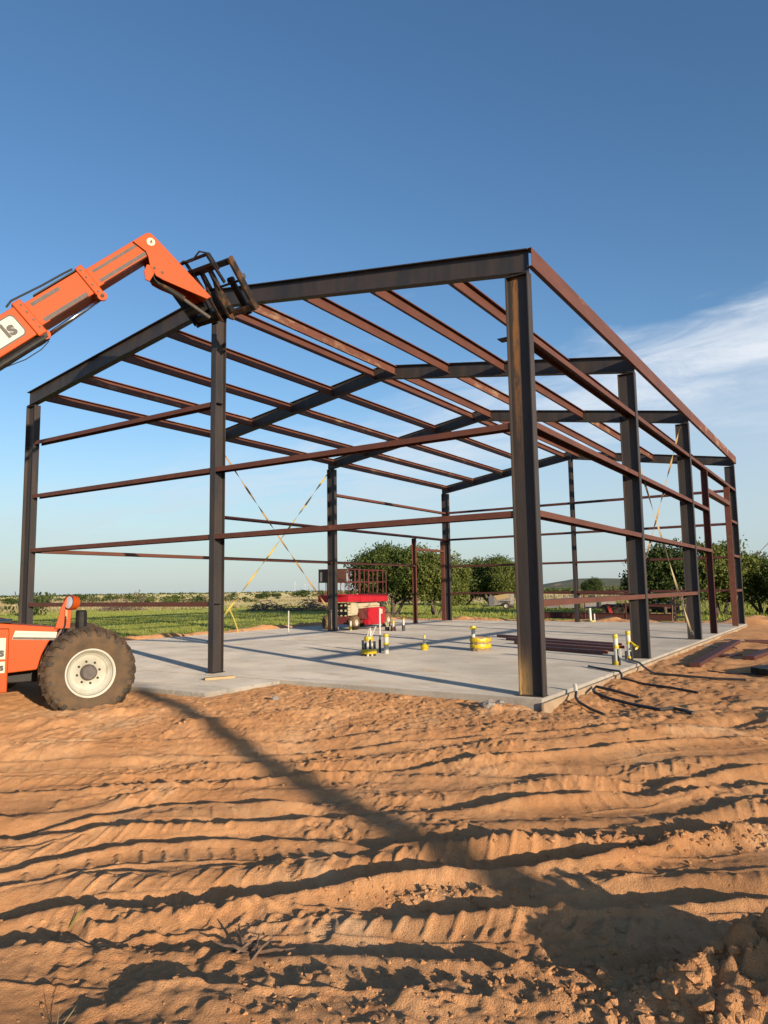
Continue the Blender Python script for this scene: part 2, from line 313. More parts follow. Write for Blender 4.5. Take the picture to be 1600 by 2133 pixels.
def ground_h(x, y, detail=True):
    x = np.atleast_1d(np.asarray(x, float)); y = np.atleast_1d(np.asarray(y, float))
    dx = x-CAM.x; dy = y-CAM.y
    a = dx*CY-dy*SY; b = dx*SY+dy*CY
    sx = np.maximum(np.maximum(-15.6-x, x), 0); sy = np.maximum(np.maximum(-y, y-20.6), 0); ds = np.hypot(sx, sy)
    px = np.maximum(np.maximum(-8.6-x, x+4.4), 0); py = np.maximum(-1.85-y, 0)*(y < 0)+np.maximum(y, 0); dp = np.hypot(px, py)
    near = np.minimum(ds, np.where(y < 0.5, dp, 99))
    site = 1-sst(14, 26, np.hypot(np.maximum(np.maximum(-11-x, x-7), 0), np.maximum(np.maximum(-12-y, y-16), 0)))
    h = -0.085-(0.02+.05*np.exp(-np.maximum(y, 0)/1.5)-.05*fbm(x/.5, y/.7, 3, 3))*sst(-.3, .05, x)*sst(-.6, 0, y)-0.03*np.exp(-np.hypot(x-.1, y+.1)/.5)-(0.185-.065*sst(-.3, .05, x)*sst(-.6, 0, y))*sst(0.1, 4.5, near)
    h = h-0.06*sst(30, 80, np.hypot(x, y))
    rough = site*(0.35+0.65*sst(0.1, 1.2, near))
    h = h+fbm(x/3.3, y/3.3, 3, 1)*0.07*rough+fbm(x/0.95, y/0.95, 3, 9)*0.042*rough
    # spoil heaped round the pad
    berm = np.exp(-((x+16.3)/0.55)**2)*(y > 1)*(y < 21)*(0.15+0.22*fbm(x/1.6, y/1.6, 3, 21))
    far = np.exp(-((y-22.0-0.35*np.sin(x*0.9))/0.75)**2)*(x > -16)*(x < 5)*(0.20+0.40*fbm(x/1.3, y/1.3, 3, 31))
    far2 = np.exp(-((y-24.6)/0.9)**2)*(x > -3)*(x < 14)*(0.24+0.40*fbm(x/1.5, y/1.5, 3, 35))
    h = h+np.maximum(berm, 0)+np.maximum(far, 0)*sst(-3.5, -10.5, -x*0-8)+np.maximum(far2, 0)
    # big dry scrubland swells far off
    h = h+fbm(x/90, y/90, 3, 41)*1.1*sst(70, 260, np.hypot(x, y))
    if not detail: return h
    fade = site*sst(0.5, 1.6, near)*(1-sst(13, 18, b))
    m1 = 0.55+1.1*np.clip(fbm(x/1.2, y/1.2, 2, 51)+0.45, 0, 1)
    wig = fbm(a/0.8, b/3, 2, 61)*0.10+fbm(a/0.22, b/2, 2, 63)*0.03
    tr = np.zeros_like(h); A_, B_, W_, M_, O_ = a, b, wig, m1, fade
    for k, (pts, hc, dt, sp) in enumerate(RUTS):
        c = np.interp(A_, [p[0] for p in pts], [p[1] for p in pts]); sel = np.where((np.abs(B_-c+W_) < 0.85) & (O_ > 0))[0]
        if not len(sel): continue
        a = A_[sel]; b = B_[sel]; o = b-c[sel]+W_[sel]
        g = lambda c0, w: np.exp(-((o-c0)/w)**2)
        ends = sst(pts[0][0], pts[0][0]+1.0, a)*(1-sst(pts[-1][0]-1.0, pts[-1][0], a))
        lug = ((a+0.5*o+0.03*k)/sp) % 1.0; lug = lug**1.6*(1-sst(.90, 1.0, lug))
        lug2 = ((a-0.6*o+0.07)/sp) % 1.0; lug2 = lug2**1.6*(1-sst(.90, 1.0, lug2))
        prof = hc*g(-0.10, 0.075)-dt*g(0.07, 0.11)+0.55*hc*g(0.34, 0.10)
        lm = (1.3 if k in (0, 2, 3, 7) else 0.9)*np.clip(fbm(a/0.9+7*k, b/0.9, 3, 57)*4+0.60, 0, 1)
        flat = lambda c0, w: 1-sst(w*.75, w, np.abs(o-c0))
        rid = lambda ph: np.exp(-(((ph+.5) % 1.0-.5)*sp/.016)**2)
        r1 = rid((a+0.35*o+0.03*k)/sp); r2 = rid((a-0.45*o+0.07)/sp)
        prof = prof+lm*(0.0085*r1*flat(-0.28, 0.10)+0.0085*r2*flat(0.29, 0.11)+0.006*r1*flat(0.08, .06)+0.004*lug*flat(-.28, .1))
        prof = prof+0.009*lm*(np.exp(-((o+.40)/.018)**2)+np.exp(-((o-.43)/.018)**2)+.7*np.exp(-((o-.16)/.014)**2))+0.012*fbm(a/.11, o/.16, 3, 58+k)*(g(-.1, .1)+.6*g(.34, .12))
        tr[sel] += prof*ends*M_[sel]
    a, b = A_, B_
    h = h+tr*fade
    # boot prints
    for pa, pb, ang in PRINTS:
        u = (a-pa)*math.cos(ang)+(b-pb)*math.sin(ang); w = -(a-pa)*math.sin(ang)+(b-pb)*math.cos(ang)
        e = np.hypot(u/0.062, w/0.14); ins = 1-sst(0.85, 1.05, e)
        h = h-0.011*ins+0.0035*ins*np.sign(np.sin((w+.3*u)*2*PI/0.026))+0.004*np.exp(-((e-1.2)/0.2)**2)
    # heap with a hollow beside the camera and a low hummock to the left
    lump = fbm(x/0.24, y/0.24, 4, 71, 0.6)
    e = np.hypot((a-1.60)/0.62, (b-3.02)/0.50); h = h+0.26*(1-sst(0.1, 1.25, e))*(1+1.1*lump)
    e = np.hypot((a-1.22)/0.20, (b-3.50)/0.13); h = h-0.10*(1-sst(0.3, 1.1, e))
    e = np.hypot((a-2.05)/0.75, (b-5.02)/0.16); h = h+0.07*(1-sst(0.1, 1.2, e))*(1+1.3*lump)
    l2 = fbm(x/0.30, y/0.30, 2, 73); e = np.hypot((a+1.02+.15*l2)/0.30, (b-3.26+.12*l2)/0.15); h = h+0.036*(1-sst(0.2, 1.15, e))*(1+.9*l2)
    e = np.hypot((a+0.1)/1.1, (b-3.1)/0.35); h = h+0.018*(1-sst(0.1, 1.2, e))*(1+1.3*lump)
    e = np.hypot((a-0.35)/0.55, (b-4.20)/0.10); h = h+0.045*(1-sst(0.1, 1.2, e))*(1+1.3*lump)
    e = np.hypot((a-1.35)/0.26, (b-9.40)/0.22); h = h+0.07*(1-sst(0.1, 1.2, e))*(1+1.3*lump)
    # soft drifts pushed up round the machine's wheel and across the left
    for ma, mb_, ra, rb, mh in ((-4.35, 8.95, .85, .28, .085), (-3.55, 9.35, .6, .3, .07), (-4.6, 7.9, .9, .30, .06), (-3.4, 7.75, .8, .24, .055), (-2.0, 8.75, .6, .25, .06), (-2.6, 7.55, .7, .2, .05), (-.95, 9.3, .6, .3, .05), (4.7, 9.2, .9, .35, .07), (3.6, 8.2, 1.0, .22, .05)):
        l2 = fbm(x/.5, y/.5, 2, 77); e = np.hypot((a-ma)/ra, (b-mb_+.25*l2)/rb); h = h+mh*(1-sst(0.05, 1.15, e))*(1+.7*l2)
    # fine crumb, stronger on broken soil
    brk = np.clip(fbm(x/1.1, y/1.1, 3, 81)*4.0-0.15, 0, 1)
    brk = np.maximum(brk*(1-.6*(1-sst(2.9, 3.8, b))*sst(0.0, -.8, a)), (1-sst(2.9, 3.7, b))*0.8*sst(-0.7, 0.5, a))*site
    brk = np.maximum(brk, 0.85*sst(7.0, 8.6, b)*site)
    h = h+brk*(np.abs(fbm(x/0.16, y/0.16, 3, 83))*0.042+np.maximum(fbm(x/0.06, y/0.06, 2, 87), 0)*0.026)*sst(-.2, .5, near+0.2)
    h = h+site*(np.abs(fbm(x/0.42, y/0.20, 3, 93))*0.011+fbm(x/0.30, y/0.30, 3, 91)*0.010+fbm(x/0.075, y/0.075, 3, 95)*0.0052)
    return h
def gz(x, y): return float(ground_h(np.array([x]), np.array([y]))[0])

def axis_steps(segs):
    out = [segs[0][0]]
    for lo, hi, s0, s1 in segs:
        x = lo
        while x < hi-1e-6:
            t = (x-lo)/(hi-lo); x = min(hi, x+s0*(s1/s0)**t); out.append(x)
    return np.array(out)
BB = axis_steps([(-4000, -60, 900, 20), (-60, -4, 12, 1.2), (-4, 2.2, 0.8, 0.05), (2.2, 4.2, 0.0105, 0.0115), (4.2, 8, 0.0115, 0.021), (8, 14, 0.022, 0.065), (14, 40, 0.09, 0.35), (40, 200, 0.6, 6), (200, 4500, 12, 500)])
AP = axis_steps([(0, 2.4, 0.0115, 0.0115), (2.4, 5.5, 0.014, 0.034), (5.5, 12, 0.045, 0.12), (12, 45, 0.15, 0.9), (45, 200, 1.2, 8), (200, 4500, 12, 500)])
AA = np.concatenate([-AP[:0:-1], AP])
ga, gb = np.meshgrid(AA, BB); gx = CAM.x+ga*CY+gb*SY; gy = CAM.y-ga*SY+gb*CY
gzv = ground_h(gx.ravel(), gy.ravel()); nb, na = ga.shape
co = np.stack([gx.ravel(), gy.ravel(), gzv], 1).astype(np.float32)
idx = np.arange(nb*na).reshape(nb, na); quads = np.stack([idx[:-1, :-1], idx[:-1, 1:], idx[1:, 1:], idx[1:, :-1]], -1).reshape(-1, 4)
me = bpy.data.meshes.new('ground'); me.vertices.add(len(co)); me.vertices.foreach_set('co', co.ravel())
me.loops.add(quads.size); me.loops.foreach_set('vertex_index', quads.ravel().astype(np.int32))
me.polygons.add(len(quads)); me.polygons.foreach_set('loop_start', np.arange(0, quads.size, 4, dtype=np.int32)); me.polygons.foreach_set('loop_total', np.full(len(quads), 4, np.int32))
me.polygons.foreach_set('use_smooth', np.ones(len(quads), bool)); me.update(); me.validate()
ground = bpy.data.objects.new('ground', me); COL.objects.link(ground); ground['kind'] = 'structure'

def ground_material():
    m = bpy.data.materials.new('site_soil'); m.use_nodes = True; t = m.node_tree; nd = t.nodes; lk = t.links; b = nd['Principled BSDF']
    g = nd.new('ShaderNodeNewGeometry'); P = g.outputs['Position']
    def noise(sc, det=5, ro=0.6):
        n = nd.new('ShaderNodeTexNoise'); n.inputs['Scale'].default_value = sc; n.inputs['Detail'].default_value = det; n.inputs['Roughness'].default_value = ro; lk.new(P, n.inputs['Vector']); return n.outputs['Fac']
    def mr(v, lo, hi, smooth=True):
        n = nd.new('ShaderNodeMapRange'); n.interpolation_type = 'SMOOTHSTEP' if smooth else 'LINEAR'; n.inputs['From Min'].default_value = lo; n.inputs['From Max'].default_value = hi; lk.new(v, n.inputs['Value']); return n.outputs['Result']
    def mix(f, A, B):
        n = nd.new('ShaderNodeMix'); n.data_type = 'RGBA'; lk.new(f, n.inputs['Factor'])
        for k, c in (('A', A), ('B', B)):
            if isinstance(c, tuple): n.inputs[k].default_value = (*c, 1)
            else: lk.new(c, n.inputs[k])
        return n.outputs['Result']
    def mth(op, A, B):
        n = nd.new('ShaderNodeMath'); n.operation = op
        for i, c in enumerate((A, B)):
            if isinstance(c, (int, float)): n.inputs[i].default_value = c
            else: lk.new(c, n.inputs[i])
        return n.outputs[0]
    sp = nd.new('ShaderNodeSeparateXYZ'); lk.new(P, sp.inputs[0])
    soil = mix(mr(noise(1.3), 0.35, 0.68), (0.525, 0.262, 0.114), (0.62, 0.340, 0.162))
    soil = mix(mr(noise(9.0, 6), 0.45, 0.75), soil, (0.51, 0.25, 0.11))
    soil = mix(mr(noise(0.7, 7, 0.7), 0.54, 0.70), soil, (0.66, 0.42, 0.235))
    soil = mix(mr(noise(1.9, 8, 0.75), 0.60, 0.74), soil, (0.40, 0.185, 0.085))
    soil = mix(mr(noise(38.0, 3), 0.60, 0.74), soil, (0.66, 0.38, 0.20))
    # where soil gives way to grass: left of the pad, and behind the spoil
    wob = mth('MULTIPLY', mth('SUBTRACT', noise(0.45, 5), 0.5), 3.2)
    left = mr(mth('ADD', sp.outputs['X'], wob), -16.9, -17.8)
    behind = mr(mth('ADD', sp.outputs['Y'], wob), 26.2, 27.6)
    front = mr(mth('ADD', sp.outputs['Y'], wob), -16.0, -12.0)
    grassy = mth('MAXIMUM', mth('MULTIPLY', left, front), behind)
    green = mix(mr(noise(0.35, 6), 0.35, 0.65), (0.20, 0.24, 0.038), (0.29, 0.30, 0.07))
    green = mix(mr(noise(2.3, 6), 0.52, 0.75), green, (0.34, 0.30, 0.12))
    # dry rangeland beyond the mown part
    ln = nd.new('ShaderNodeVectorMath'); ln.operation = 'LENGTH'; lk.new(P, ln.inputs[0])
    dist = mth('ADD', ln.outputs['Value'], mth('MULTIPLY', mth('SUBTRACT', noise(0.05, 5), 0.5), 60.0))
    dry = mix(mr(noise(0.06, 6), 0.38, 0.62), (0.44, 0.35, 0.19), (0.24, 0.24, 0.09))
    green = mix(mr(dist, 62.0, 96.0), green, dry)
    col = mix(grassy, soil, green)
    lk.new(col, b.inputs['Base Color']); b.inputs['Roughness'].default_value = 0.95; b.inputs['Specular IOR Level'].default_value = 0.15; b.inputs['Diffuse Roughness'].default_value = 1.0
    nb_ = mth('ADD', mth('MULTIPLY', noise(30.0, 6, 0.72), 1.5), noise(120.0, 3, 0.6)); bp = nd.new('ShaderNodeBump'); bp.inputs['Strength'].default_value = 1.0; bp.inputs['Distance'].default_value = 0.011
    lk.new(nb_, bp.inputs['Height']); lk.new(bp.outputs[0], b.inputs['Normal'])
    MATS['site_soil'] = m; return m
me.materials.append(ground_material())

# ------------------------------------------------------------------ concrete
def concrete_material(name):
    m = bpy.data.materials.new(name); m.use_nodes = True; t = m.node_tree; nd = t.nodes; lk = t.links; b = nd['Principled BSDF']
    g = nd.new('ShaderNodeNewGeometry'); P = g.outputs['Position']
    def noise(sc, det=5, ro=0.6, st=(1, 1, 1)):
        mp = nd.new('ShaderNodeMapping'); mp.inputs['Scale'].default_value = st; lk.new(P, mp.inputs[0])
        n = nd.new('ShaderNodeTexNoise'); n.inputs['Scale'].default_value = sc; n.inputs['Detail'].default_value = det; n.inputs['Roughness'].default_value = ro; n.inputs['Distortion'].default_value = 0.4; lk.new(mp.outputs[0], n.inputs['Vector']); return n.outputs['Fac']
    def mr(v, lo, hi):
        n = nd.new('ShaderNodeMapRange'); n.interpolation_type = 'SMOOTHSTEP'; n.inputs['From Min'].default_value = lo; n.inputs['From Max'].default_value = hi; lk.new(v, n.inputs['Value']); return n.outputs['Result']
    def mix(f, A, B):
        n = nd.new('ShaderNodeMix'); n.data_type = 'RGBA'; lk.new(f, n.inputs['Factor'])
        for k, c in (('A', A), ('B', B)):
            if isinstance(c, tuple): n.inputs[k].default_value = (*c, 1)
            else: lk.new(c, n.inputs[k])
        return n.outputs['Result']
    c = mix(mr(noise(0.55, 6), 0.32, 0.68), (0.265, 0.238, 0.204), (0.40, 0.362, 0.312))
    c = mix(mr(noise(1.1, 7, 0.7, (0.5, 1.6, 1)), 0.52, 0.70), c, (0.20, 0.182, 0.16))
    c = mix(mr(noise(3.2, 7, 0.75, (0.35, 1.3, 1)), 0.57, 0.66), c, (0.225, 0.205, 0.182))
    c = mix(mr(noise(26, 5), 0.42, 0.8), c, (0.39, 0.352, 0.302))
    c = mix(mr(noise(0.8, 6, 0.7), 0.56, 0.72), c, (0.335, 0.24, 0.16))
    lk.new(c, b.inputs['Base Color']); b.inputs['Specular IOR Level'].default_value = 0.25; b.inputs['Diffuse Roughness'].default_value = 1.0
    rr = nd.new('ShaderNodeMapRange'); rr.inputs['To Min'].default_value = 0.45; rr.inputs['To Max'].default_value = 0.8; lk.new(noise(0.9, 5), rr.inputs['Value']); lk.new(rr.outputs[0], b.inputs['Roughness'])
    bp = nd.new('ShaderNodeBump'); bp.inputs['Distance'].default_value = 0.004; bp.inputs['Strength'].default_value = 1.0; lk.new(noise(22, 6, 0.7), bp.inputs['Height']); lk.new(bp.outputs[0], b.inputs['Normal'])
    MATS[name] = m
concrete_material('concrete')
b_ = MB(); b_.box(-15.4, 0.03, -0.13, 20.55, -0.45, 0.0)
slab = b_.build('slab', 'concrete', bevel=0.012); slab['kind'] = 'structure'
b_ = MB(); b_.box(0.032, 0.085, -0.19, 20.6, -0.45, -0.045)
mat('dusty_form', (0.40, 0.29, 0.185), 0.85, 0.0, (0.30, 0.20, 0.12), 3.0, (0.4, 0.65), 0.004, 30, world_space=True)
sl = b_.build('ledge', 'dusty_form', slab, bevel=0.015)
b_ = MB(); b_.box(-8.4, -4.47, -1.76, -0.133, -0.40, -0.012)
apron = b_.build('pavement', 'concrete', bevel=0.015); apron['kind'] = 'structure'

# ------------------------------------------------------------------ steel frame
W = 12.48; EAVE = 6.2; RIDGE = 7.17; UR = -6.24; FR = [0.075, 5.84, 11.55, 20.27]; D = 0.34; BF = 0.15
GZ = [1.23, 2.46, 3.70, 4.95]
frame = thing('steel_building_frame', 'dark and red steel frame of an unfinished gabled building on the concrete slab', 'building frame')
def column(u0, u1, v, z1, m='mill_steel', depth_axis='u', bf=BF, base=True):
    """I-section post; depth_axis u: web parallel to the gable, flanges at u0 and u1."""
    mb = MB()
    if depth_axis == 'u':
        c = Vector(((u0+u1)/2, v, 0)); pr = [(y, x) for x, y in i_prof(bf, abs(u1-u0))]
    else:
        c = Vector((u0, (v+u1)/2, 0)); pr = i_prof(bf, abs(u1-v))
    mb.extr(pr, c+Vector((0, 0, 0.012)), c+Vector((0, 0, z1)), (1, 0, 0), (0, 1, 0))
    o = mb.build('column', m, frame)
    if base:
        p = MB(); x0, x1 = (min(u0, u1)-.03, max(u0, u1)+0.004) if depth_axis == 'u' else (u0-.09, u0+.09); y0, y1 = (v-.1, v+.1) if depth_axis == 'u' else (v-.02, u1+.02)
        p.box(x0, x1, y0, y1, 0.0, 0.011).build('base_plate', 'mill_steel', o)
        t = MB(); 
        t.box(x0+.028, x1-.003, y0+.026, y1-.026, z1+.001, z1+.012).build('cap_plate', 'mill_steel', o)
    return o
slope = (RIDGE-EAVE)/(-UR); csl = math.cos(math.atan(slope))
def ztop(u): return EAVE+slope*(-u if u > UR else u+W)
ccol = None
for k, v in enumerate(FR):
    zc = EAVE-D/csl-0.014
    column(0, -D, v, zc, 'corner_column_steel' if k == 0 else 'mill_steel')
    column(-W+D, -W, v, zc)
    for u0, sgn in ((0.0, 1), (-W, -1)):
        mb = MB(); zv = Vector((0, 0, 1/csl)); p0 = Vector((u0, v, EAVE))-zv*D/2; p1 = Vector((UR+0.002*sgn, v, RIDGE))-zv*D/2
        if sgn > 0: mb.extr(i_prof(BF, D), p0, p1, (0, -1, 0), zv)
        else: mb.extr(i_prof(BF, D), p0, p1, (0, 1, 0), zv)
        mb.build('rafter', 'mill_steel', frame)
# end-wall posts under the ridge
zc = RIDGE-D/csl-0.02
column(UR, 0.26, 0.0, zc, 'mill_steel', 'v', 0.13)
column(UR, 20.345, 20.085, zc, 'mill_steel', 'v', 0.13)
# roof purlins, open side to the right
PU = [-1.42, -2.90, -4.36, -5.88, -6.56, -7.95, -9.40, -10.85, -12.22]
for bay in range(3):
    for j, u in enumerate(PU):
        sg = 1 if u > UR else -1
        a = Vector((csl, 0, -slope*csl*sg)); nrm = Vector((slope*csl*sg, 0, csl))
        top = Vector((u, 0, ztop(u)))-nrm*0.022; c = top-nrm*0.112
        mb = MB(); mb.extr(c_prof(0.22, 0.075), c+Vector((0, FR[bay]+0.008, 0)), c+Vector((0, FR[bay+1]-0.008, 0)), a, nrm)
        mb.build('purlin', 'weathered_primer' if (bay == 2 and j > 4) or (j + bay) % 4 == 3 else 'red_primer', frame)
# eave strut on the right: web faces outwards
for bay in range(3):
    y0 = FR[bay]-(0.07 if bay == 0 else 0)+0.002; y1 = FR[bay+1]-0.002
    mb = MB(); mb.extr([(-x, y) for x, y in c_prof(0.27, 0.07)], Vector((0.074, y0, EAVE-0.137)), Vector((0.074, y1, EAVE-0.137)), (1, 0, 0), (0, 0, 1))
    mb.build('eave_strut', 'weathered_primer' if bay == 2 else 'red_primer', frame)
# girts: channels laid flat, toes down
def girt(p0, p1, inward, m='red_primer', wd=0.19, hh=0.085):
    p0 = Vector(p0); p1 = Vector(p1); a = Vector(inward)
    pr = [(0, 0), (wd, 0), (wd, -hh), (wd-.012, -hh), (wd-.012, -.008), (.012, -.008), (.012, -hh), (0, -hh)]
    return MB().extr(pr, p0, p1, a, (0, 0, 1)).build('girt', m, frame)
UI = -0.017
def right_girt(i, va, vb, m='red_primer'): girt((UI, va, GZ[i]+.04), (UI, vb, GZ[i]+.04), (-1, 0, 0), m)
def left_girt(i, va, vb, m='red_primer'): girt((-W-UI, va, GZ[i]+.04), (-W-UI, vb, GZ[i]+.04), (1, 0, 0), m)
def front_girt(i, ua, ub, m='red_primer'): girt((ua, 0.017, GZ[i]+.04), (ub, 0.017, GZ[i]+.04), (0, 1, 0), m)
def far_girt(i, ua, ub, m='red_primer'): girt((ua, 20.328, GZ[i]+.04), (ub, 20.328, GZ[i]+.04), (0, -1, 0), m)
e = 0.008
JR = (14.25, 18.80); JL = (17.47, 20.02)
for i in range(4):
    right_girt(i, FR[0]+e, FR[1]-e); right_girt(i, FR[1]+e, FR[2]-e)
    if i in (1, 2): right_girt(i, FR[2]+e, JR[0]-.10)
    if i == 3:
        right_girt(i, FR[2]+e, FR[3]-e)
    else: right_girt(i, JR[1]+.015, FR[3]-e)
    front_girt(i, -W+D+.004, UR-.008)
    if i in (1, 2): front_girt(i, UR+.008, -D-.004)
    far_girt(i, -W+D+.004, UR-.008, 'dark_primer'); far_girt(i, UR+.008, -D-.004, 'dark_primer')
left_girt(1, FR[0]+e, FR[1]-e); left_girt(1, FR[1]+e, FR[2]-e); left_girt(1, FR[2]+e, JL[0]-.09)
left_girt(2, FR[1]+e, FR[2]-e, 'dark_primer'); left_girt(2, FR[2]+e, FR[3]-e, 'dark_primer')
left_girt(3, FR[2]+e, FR[3]-e)
def jamb(u, v, z1, sgn, m='red_primer'):
    pr = c_prof(0.19, 0.085)
    return MB().extr([(-y, x*sgn) for x, y in pr], (u, v, 0.002), (u, v, z1), (1, 0, 0), (0, 1, 0)).build('jamb', m, frame)
jamb(-0.112, JR[0], 4.895, -1, 'dark_primer'); jamb(-0.112, JR[1]-.17, 4.895, 1, 'red_primer')
jamb(-W+0.112, JL[0], 3.64, -1, 'red_primer'); jamb(-W+0.112, JL[1]-.085, 3.64, 1, 'red_primer')
MB().extr([(0, 0), (.19, 0), (.19, -.14), (0, -.14)], (-0.018, JR[0]+.004, 4.36), (-.018, JR[1]-.175, 4.36), (-1, 0, 0), (0, 0, 1)).build('header', 'red_primer', frame)
MB().extr([(0, 0), (.19, 0), (.19, -.10), (0, -.10)], (-W+0.018, JL[0]+.004, 3.22), (-W+.018, JL[1]-.09, 3.22), (1, 0, 0), (0, 0, 1)).build('header', 'red_primer', frame)
# clips left for girts that are not there yet
for p in ((UR+.006, .03, GZ[0]), (UR+.006, .03, GZ[3])):
    MB().box(p[0], p[0]+.09, p[1], p[1]+.15, p[2], p[2]+.008).build('clip', 'black_iron', frame)
MB().box(-D-.16, -D-.002, .03, .2, GZ[3]+.03, GZ[3]+.042).build('clip', 'black_iron', frame)
for v in FR[1:3]: MB().box(-.30, -.20, v-.17, v-.006, GZ[0]+.05, GZ[0]+.058).build('clip', 'black_iron', frame)

# ------------------------------------------------------------------ telescopic handler
TH = thing('telescopic_handler', 'orange telescopic handler lifting its fork carriage to the gable ridge', 'forklift', (-6.39, -2.45, -0.30), math.radians(60), world_coords=False)
def make_wheel(parent, loc, rz, r=0.625, w=0.40, mirror=1):
    R = r
    prof = [(0.30, -w/2*0.72), (0.34, -w/2*0.86), (0.45, -w/2*1.0), (0.53, -w/2*0.98), (R-.075, -w/2*0.90), (R-.045, -w/2*0.78), (R-.038, 0), (R-.045, w/2*.78), (R-.075, w/2*.90), (0.53, w/2*.98), (0.45, w/2*1.0), (0.34, w/2*.86), (0.30, w/2*.72)]
    mb = MB(); mb.lathe(prof, (0, 0, 0), (0, -1, 0), 56); wh = mb.build('wheel', 'dusty_sidewall', parent, smooth=True)
    wh.location = loc; wh.rotation_euler = (0, 0, rz)
    tb = MB(); n = 26
    for k in range(n):
        for sd in (-1, 1):
            t0 = 2*PI*(k+(0.25 if sd > 0 else -0.25))/n; vs = []
            for yy, dt, rr in ((sd*0.02, 0.16, R+.012), (sd*w*0.30, 0.05, R+.008), (sd*w*0.50, 0.0, R-.055)):
                for dd in (-0.058, 0.058):
                    t = t0+dt+dd*(1.25 if abs(yy) < .1 else 1.0)
                    for q in (rr, rr-.065): vs.append((q*math.cos(t), yy, q*math.sin(t)))
            fs = []
            for s_ in range(2):
                o = s_*4
                fs += [(o, o+2, o+6, o+4), (o, o+4, o+5, o+1), (o+2, o+3, o+7, o+6)]
            fs += [(0, 1, 3, 2), (8, 10, 11, 9)]
            tb.add(vs, fs)
    tr = tb.build('tread', 'tyre_rubber', wh)
    rp = [(0.315, -w/2*.80), (0.338, -w/2*.86), (0.335, -w/2*.92), (0.318, -w/2*.93), (0.305, -w/2*.72), (0.285, -w/2*.66), (0.282, -w/2*.42), (0.262, -w/2*.38), (0.245, -w/2*.20), (0.235, -w/2*.14), (0.10, -w/2*.14), (0.10, w/2*.1), (0.29, w/2*.1), (0.29, w/2*.7)]
    if mirror < 0: rp = [(a, -b) for a, b in rp]
    rm = MB().lathe([(a, -b) for a, b in rp], (0, 0, 0), (0, -1, 0), 48).build('rim', 'cream_rim', wh, smooth=True)
    y = -w/2*.14*mirror
    MB().lathe([(0.0, .085), (.085, .085), (.105, .07), (.112, .02), (.112, -.02)], (0, y, 0), (0, -mirror, 0), 24).build('hub', 'grey_wear', wh, smooth=False)
    for k in range(8):
        t = 2*PI*k/8+.2
        MB().lathe([(0, .03), (.014, .03), (.018, 0)], (.152*math.cos(t), y, .152*math.sin(t)), (0, -mirror, 0), 6).build('bolt', 'black_iron', wh)
    MB().tube([(.20, y-.004*mirror, -.16), (.235, y-.05*mirror, -.19)], .008, 6).build('valve', 'black_iron', wh)
    return wh
make_wheel(TH, (0, -0.95, 0.655), math.radians(8))
make_wheel(TH, (0, 0.95, 0.655), math.radians(8), mirror=-1)
make_wheel(TH, (-3.35, -0.95, 0.64), 0)
make_wheel(TH, (-3.35, 0.95, 0.64), 0, mirror=-1)
def plate(pts, y0, y1): return MB().prism([(x, y0, z) for x, z in pts], (0, y1-y0, 0))
arc = [(-0.40, 1.25), (-0.47, 1.16), (-0.545, 1.03), (-0.60, 0.90), (-0.635, 0.74)]
body = plate([(-2.35, 1.38), (-1.1, 1.365), (-0.345, 1.285)]+arc+[(-0.66, .72), (-2.35, .60)], -0.86, -0.36).build('body', 'orange_paint', TH, bevel=.012)
plate([(-0.36, 1.262), (-0.425, 1.16), (-0.50, 1.03), (-0.555, .90), (-0.59, .72), (-.565, .72), (-.53, .90), (-.475, 1.03), (-.40, 1.15), (-.335, 1.25)], -0.84, -0.38).build('fender_lining', 'dull_red_rail', body)
plate([(-0.93, 1.262), (-0.405, 1.225), (-0.43, 1.115), (-0.965, 1.145)], -0.8655, -0.8625).build('decal', 'cream_decal', body)
plate([(-0.95, 1.178), (-0.415, 1.148), (-0.428, 1.118), (-0.962, 1.148)], -0.868, -0.8657).build('stripe', 'grey_wear', body)
box = MB().box(-1.62, -1.0, -1.06, -0.862, 0.46, 1.30).build('side_tank', 'orange_paint', TH, bevel=.015)
for z0, z1, tz in ((0.90, 1.18, .93), (0.72, 0.87, .745)):
    MB().box(-1.5, -1.035, -1.064, -1.061, z0, z1).build('decal', 'cream_decal', box, bevel=.001)
def lettering(txt, size, loc, rot, parent, m, name='lettering'):
    cu = bpy.data.curves.new(name, 'FONT'); cu.body = txt; cu.size = size; cu.extrude = 0.0006; cu.offset = size*0.045; cu.align_x = 'RIGHT'
    tmp = bpy.data.objects.new('tmp', cu); COL.objects.link(tmp); dg = bpy.context.evaluated_depsgraph_get()
    me2 = bpy.data.meshes.new_from_object(tmp.evaluated_get(dg)); bpy.data.objects.remove(tmp)
    ob = bpy.data.objects.new(name, me2); me2.materials.clear(); me2.materials.append(MATS[m]); COL.objects.link(ob); ob.parent = parent; ob.location = loc; ob.rotation_euler = rot
    return ob
lettering('s', .16, (-1.05, -1.066, .94), (PI/2, 0, 0), box, 'black_ink')
lettering('s', .13, (-1.05, -1.066, .755), (PI/2, 0, 0), box, 'black_ink')
MB().box(-3.9, 0.45, -0.34, 0.34, 0.50, 1.10).build('chassis', 'black_iron', TH, bevel=.02)
MB().box(-2.35, -.98, -.84, .34, 1.375, 1.392).build('deck', 'black_iron', TH)
MB().tube([(0, -.78, .655), (0, .78, .655)], .11, 12).build('axle', 'black_iron', TH)
MB().tube([(-3.35, -.78, .64), (-3.35, .78, .64)], .11, 12).build('axle', 'black_iron', TH)
cab = MB().box(-3.5, -2.45, .36, .95, .8, 1.5).build('cab', 'orange_paint', TH, bevel=.03)
for x in (-3.46, -2.49):
    for y in (.40, .91): MB().bar((x, y, 1.5), (x, y, 2.45), .05, .05).build('cab_post', 'black_iron', cab)
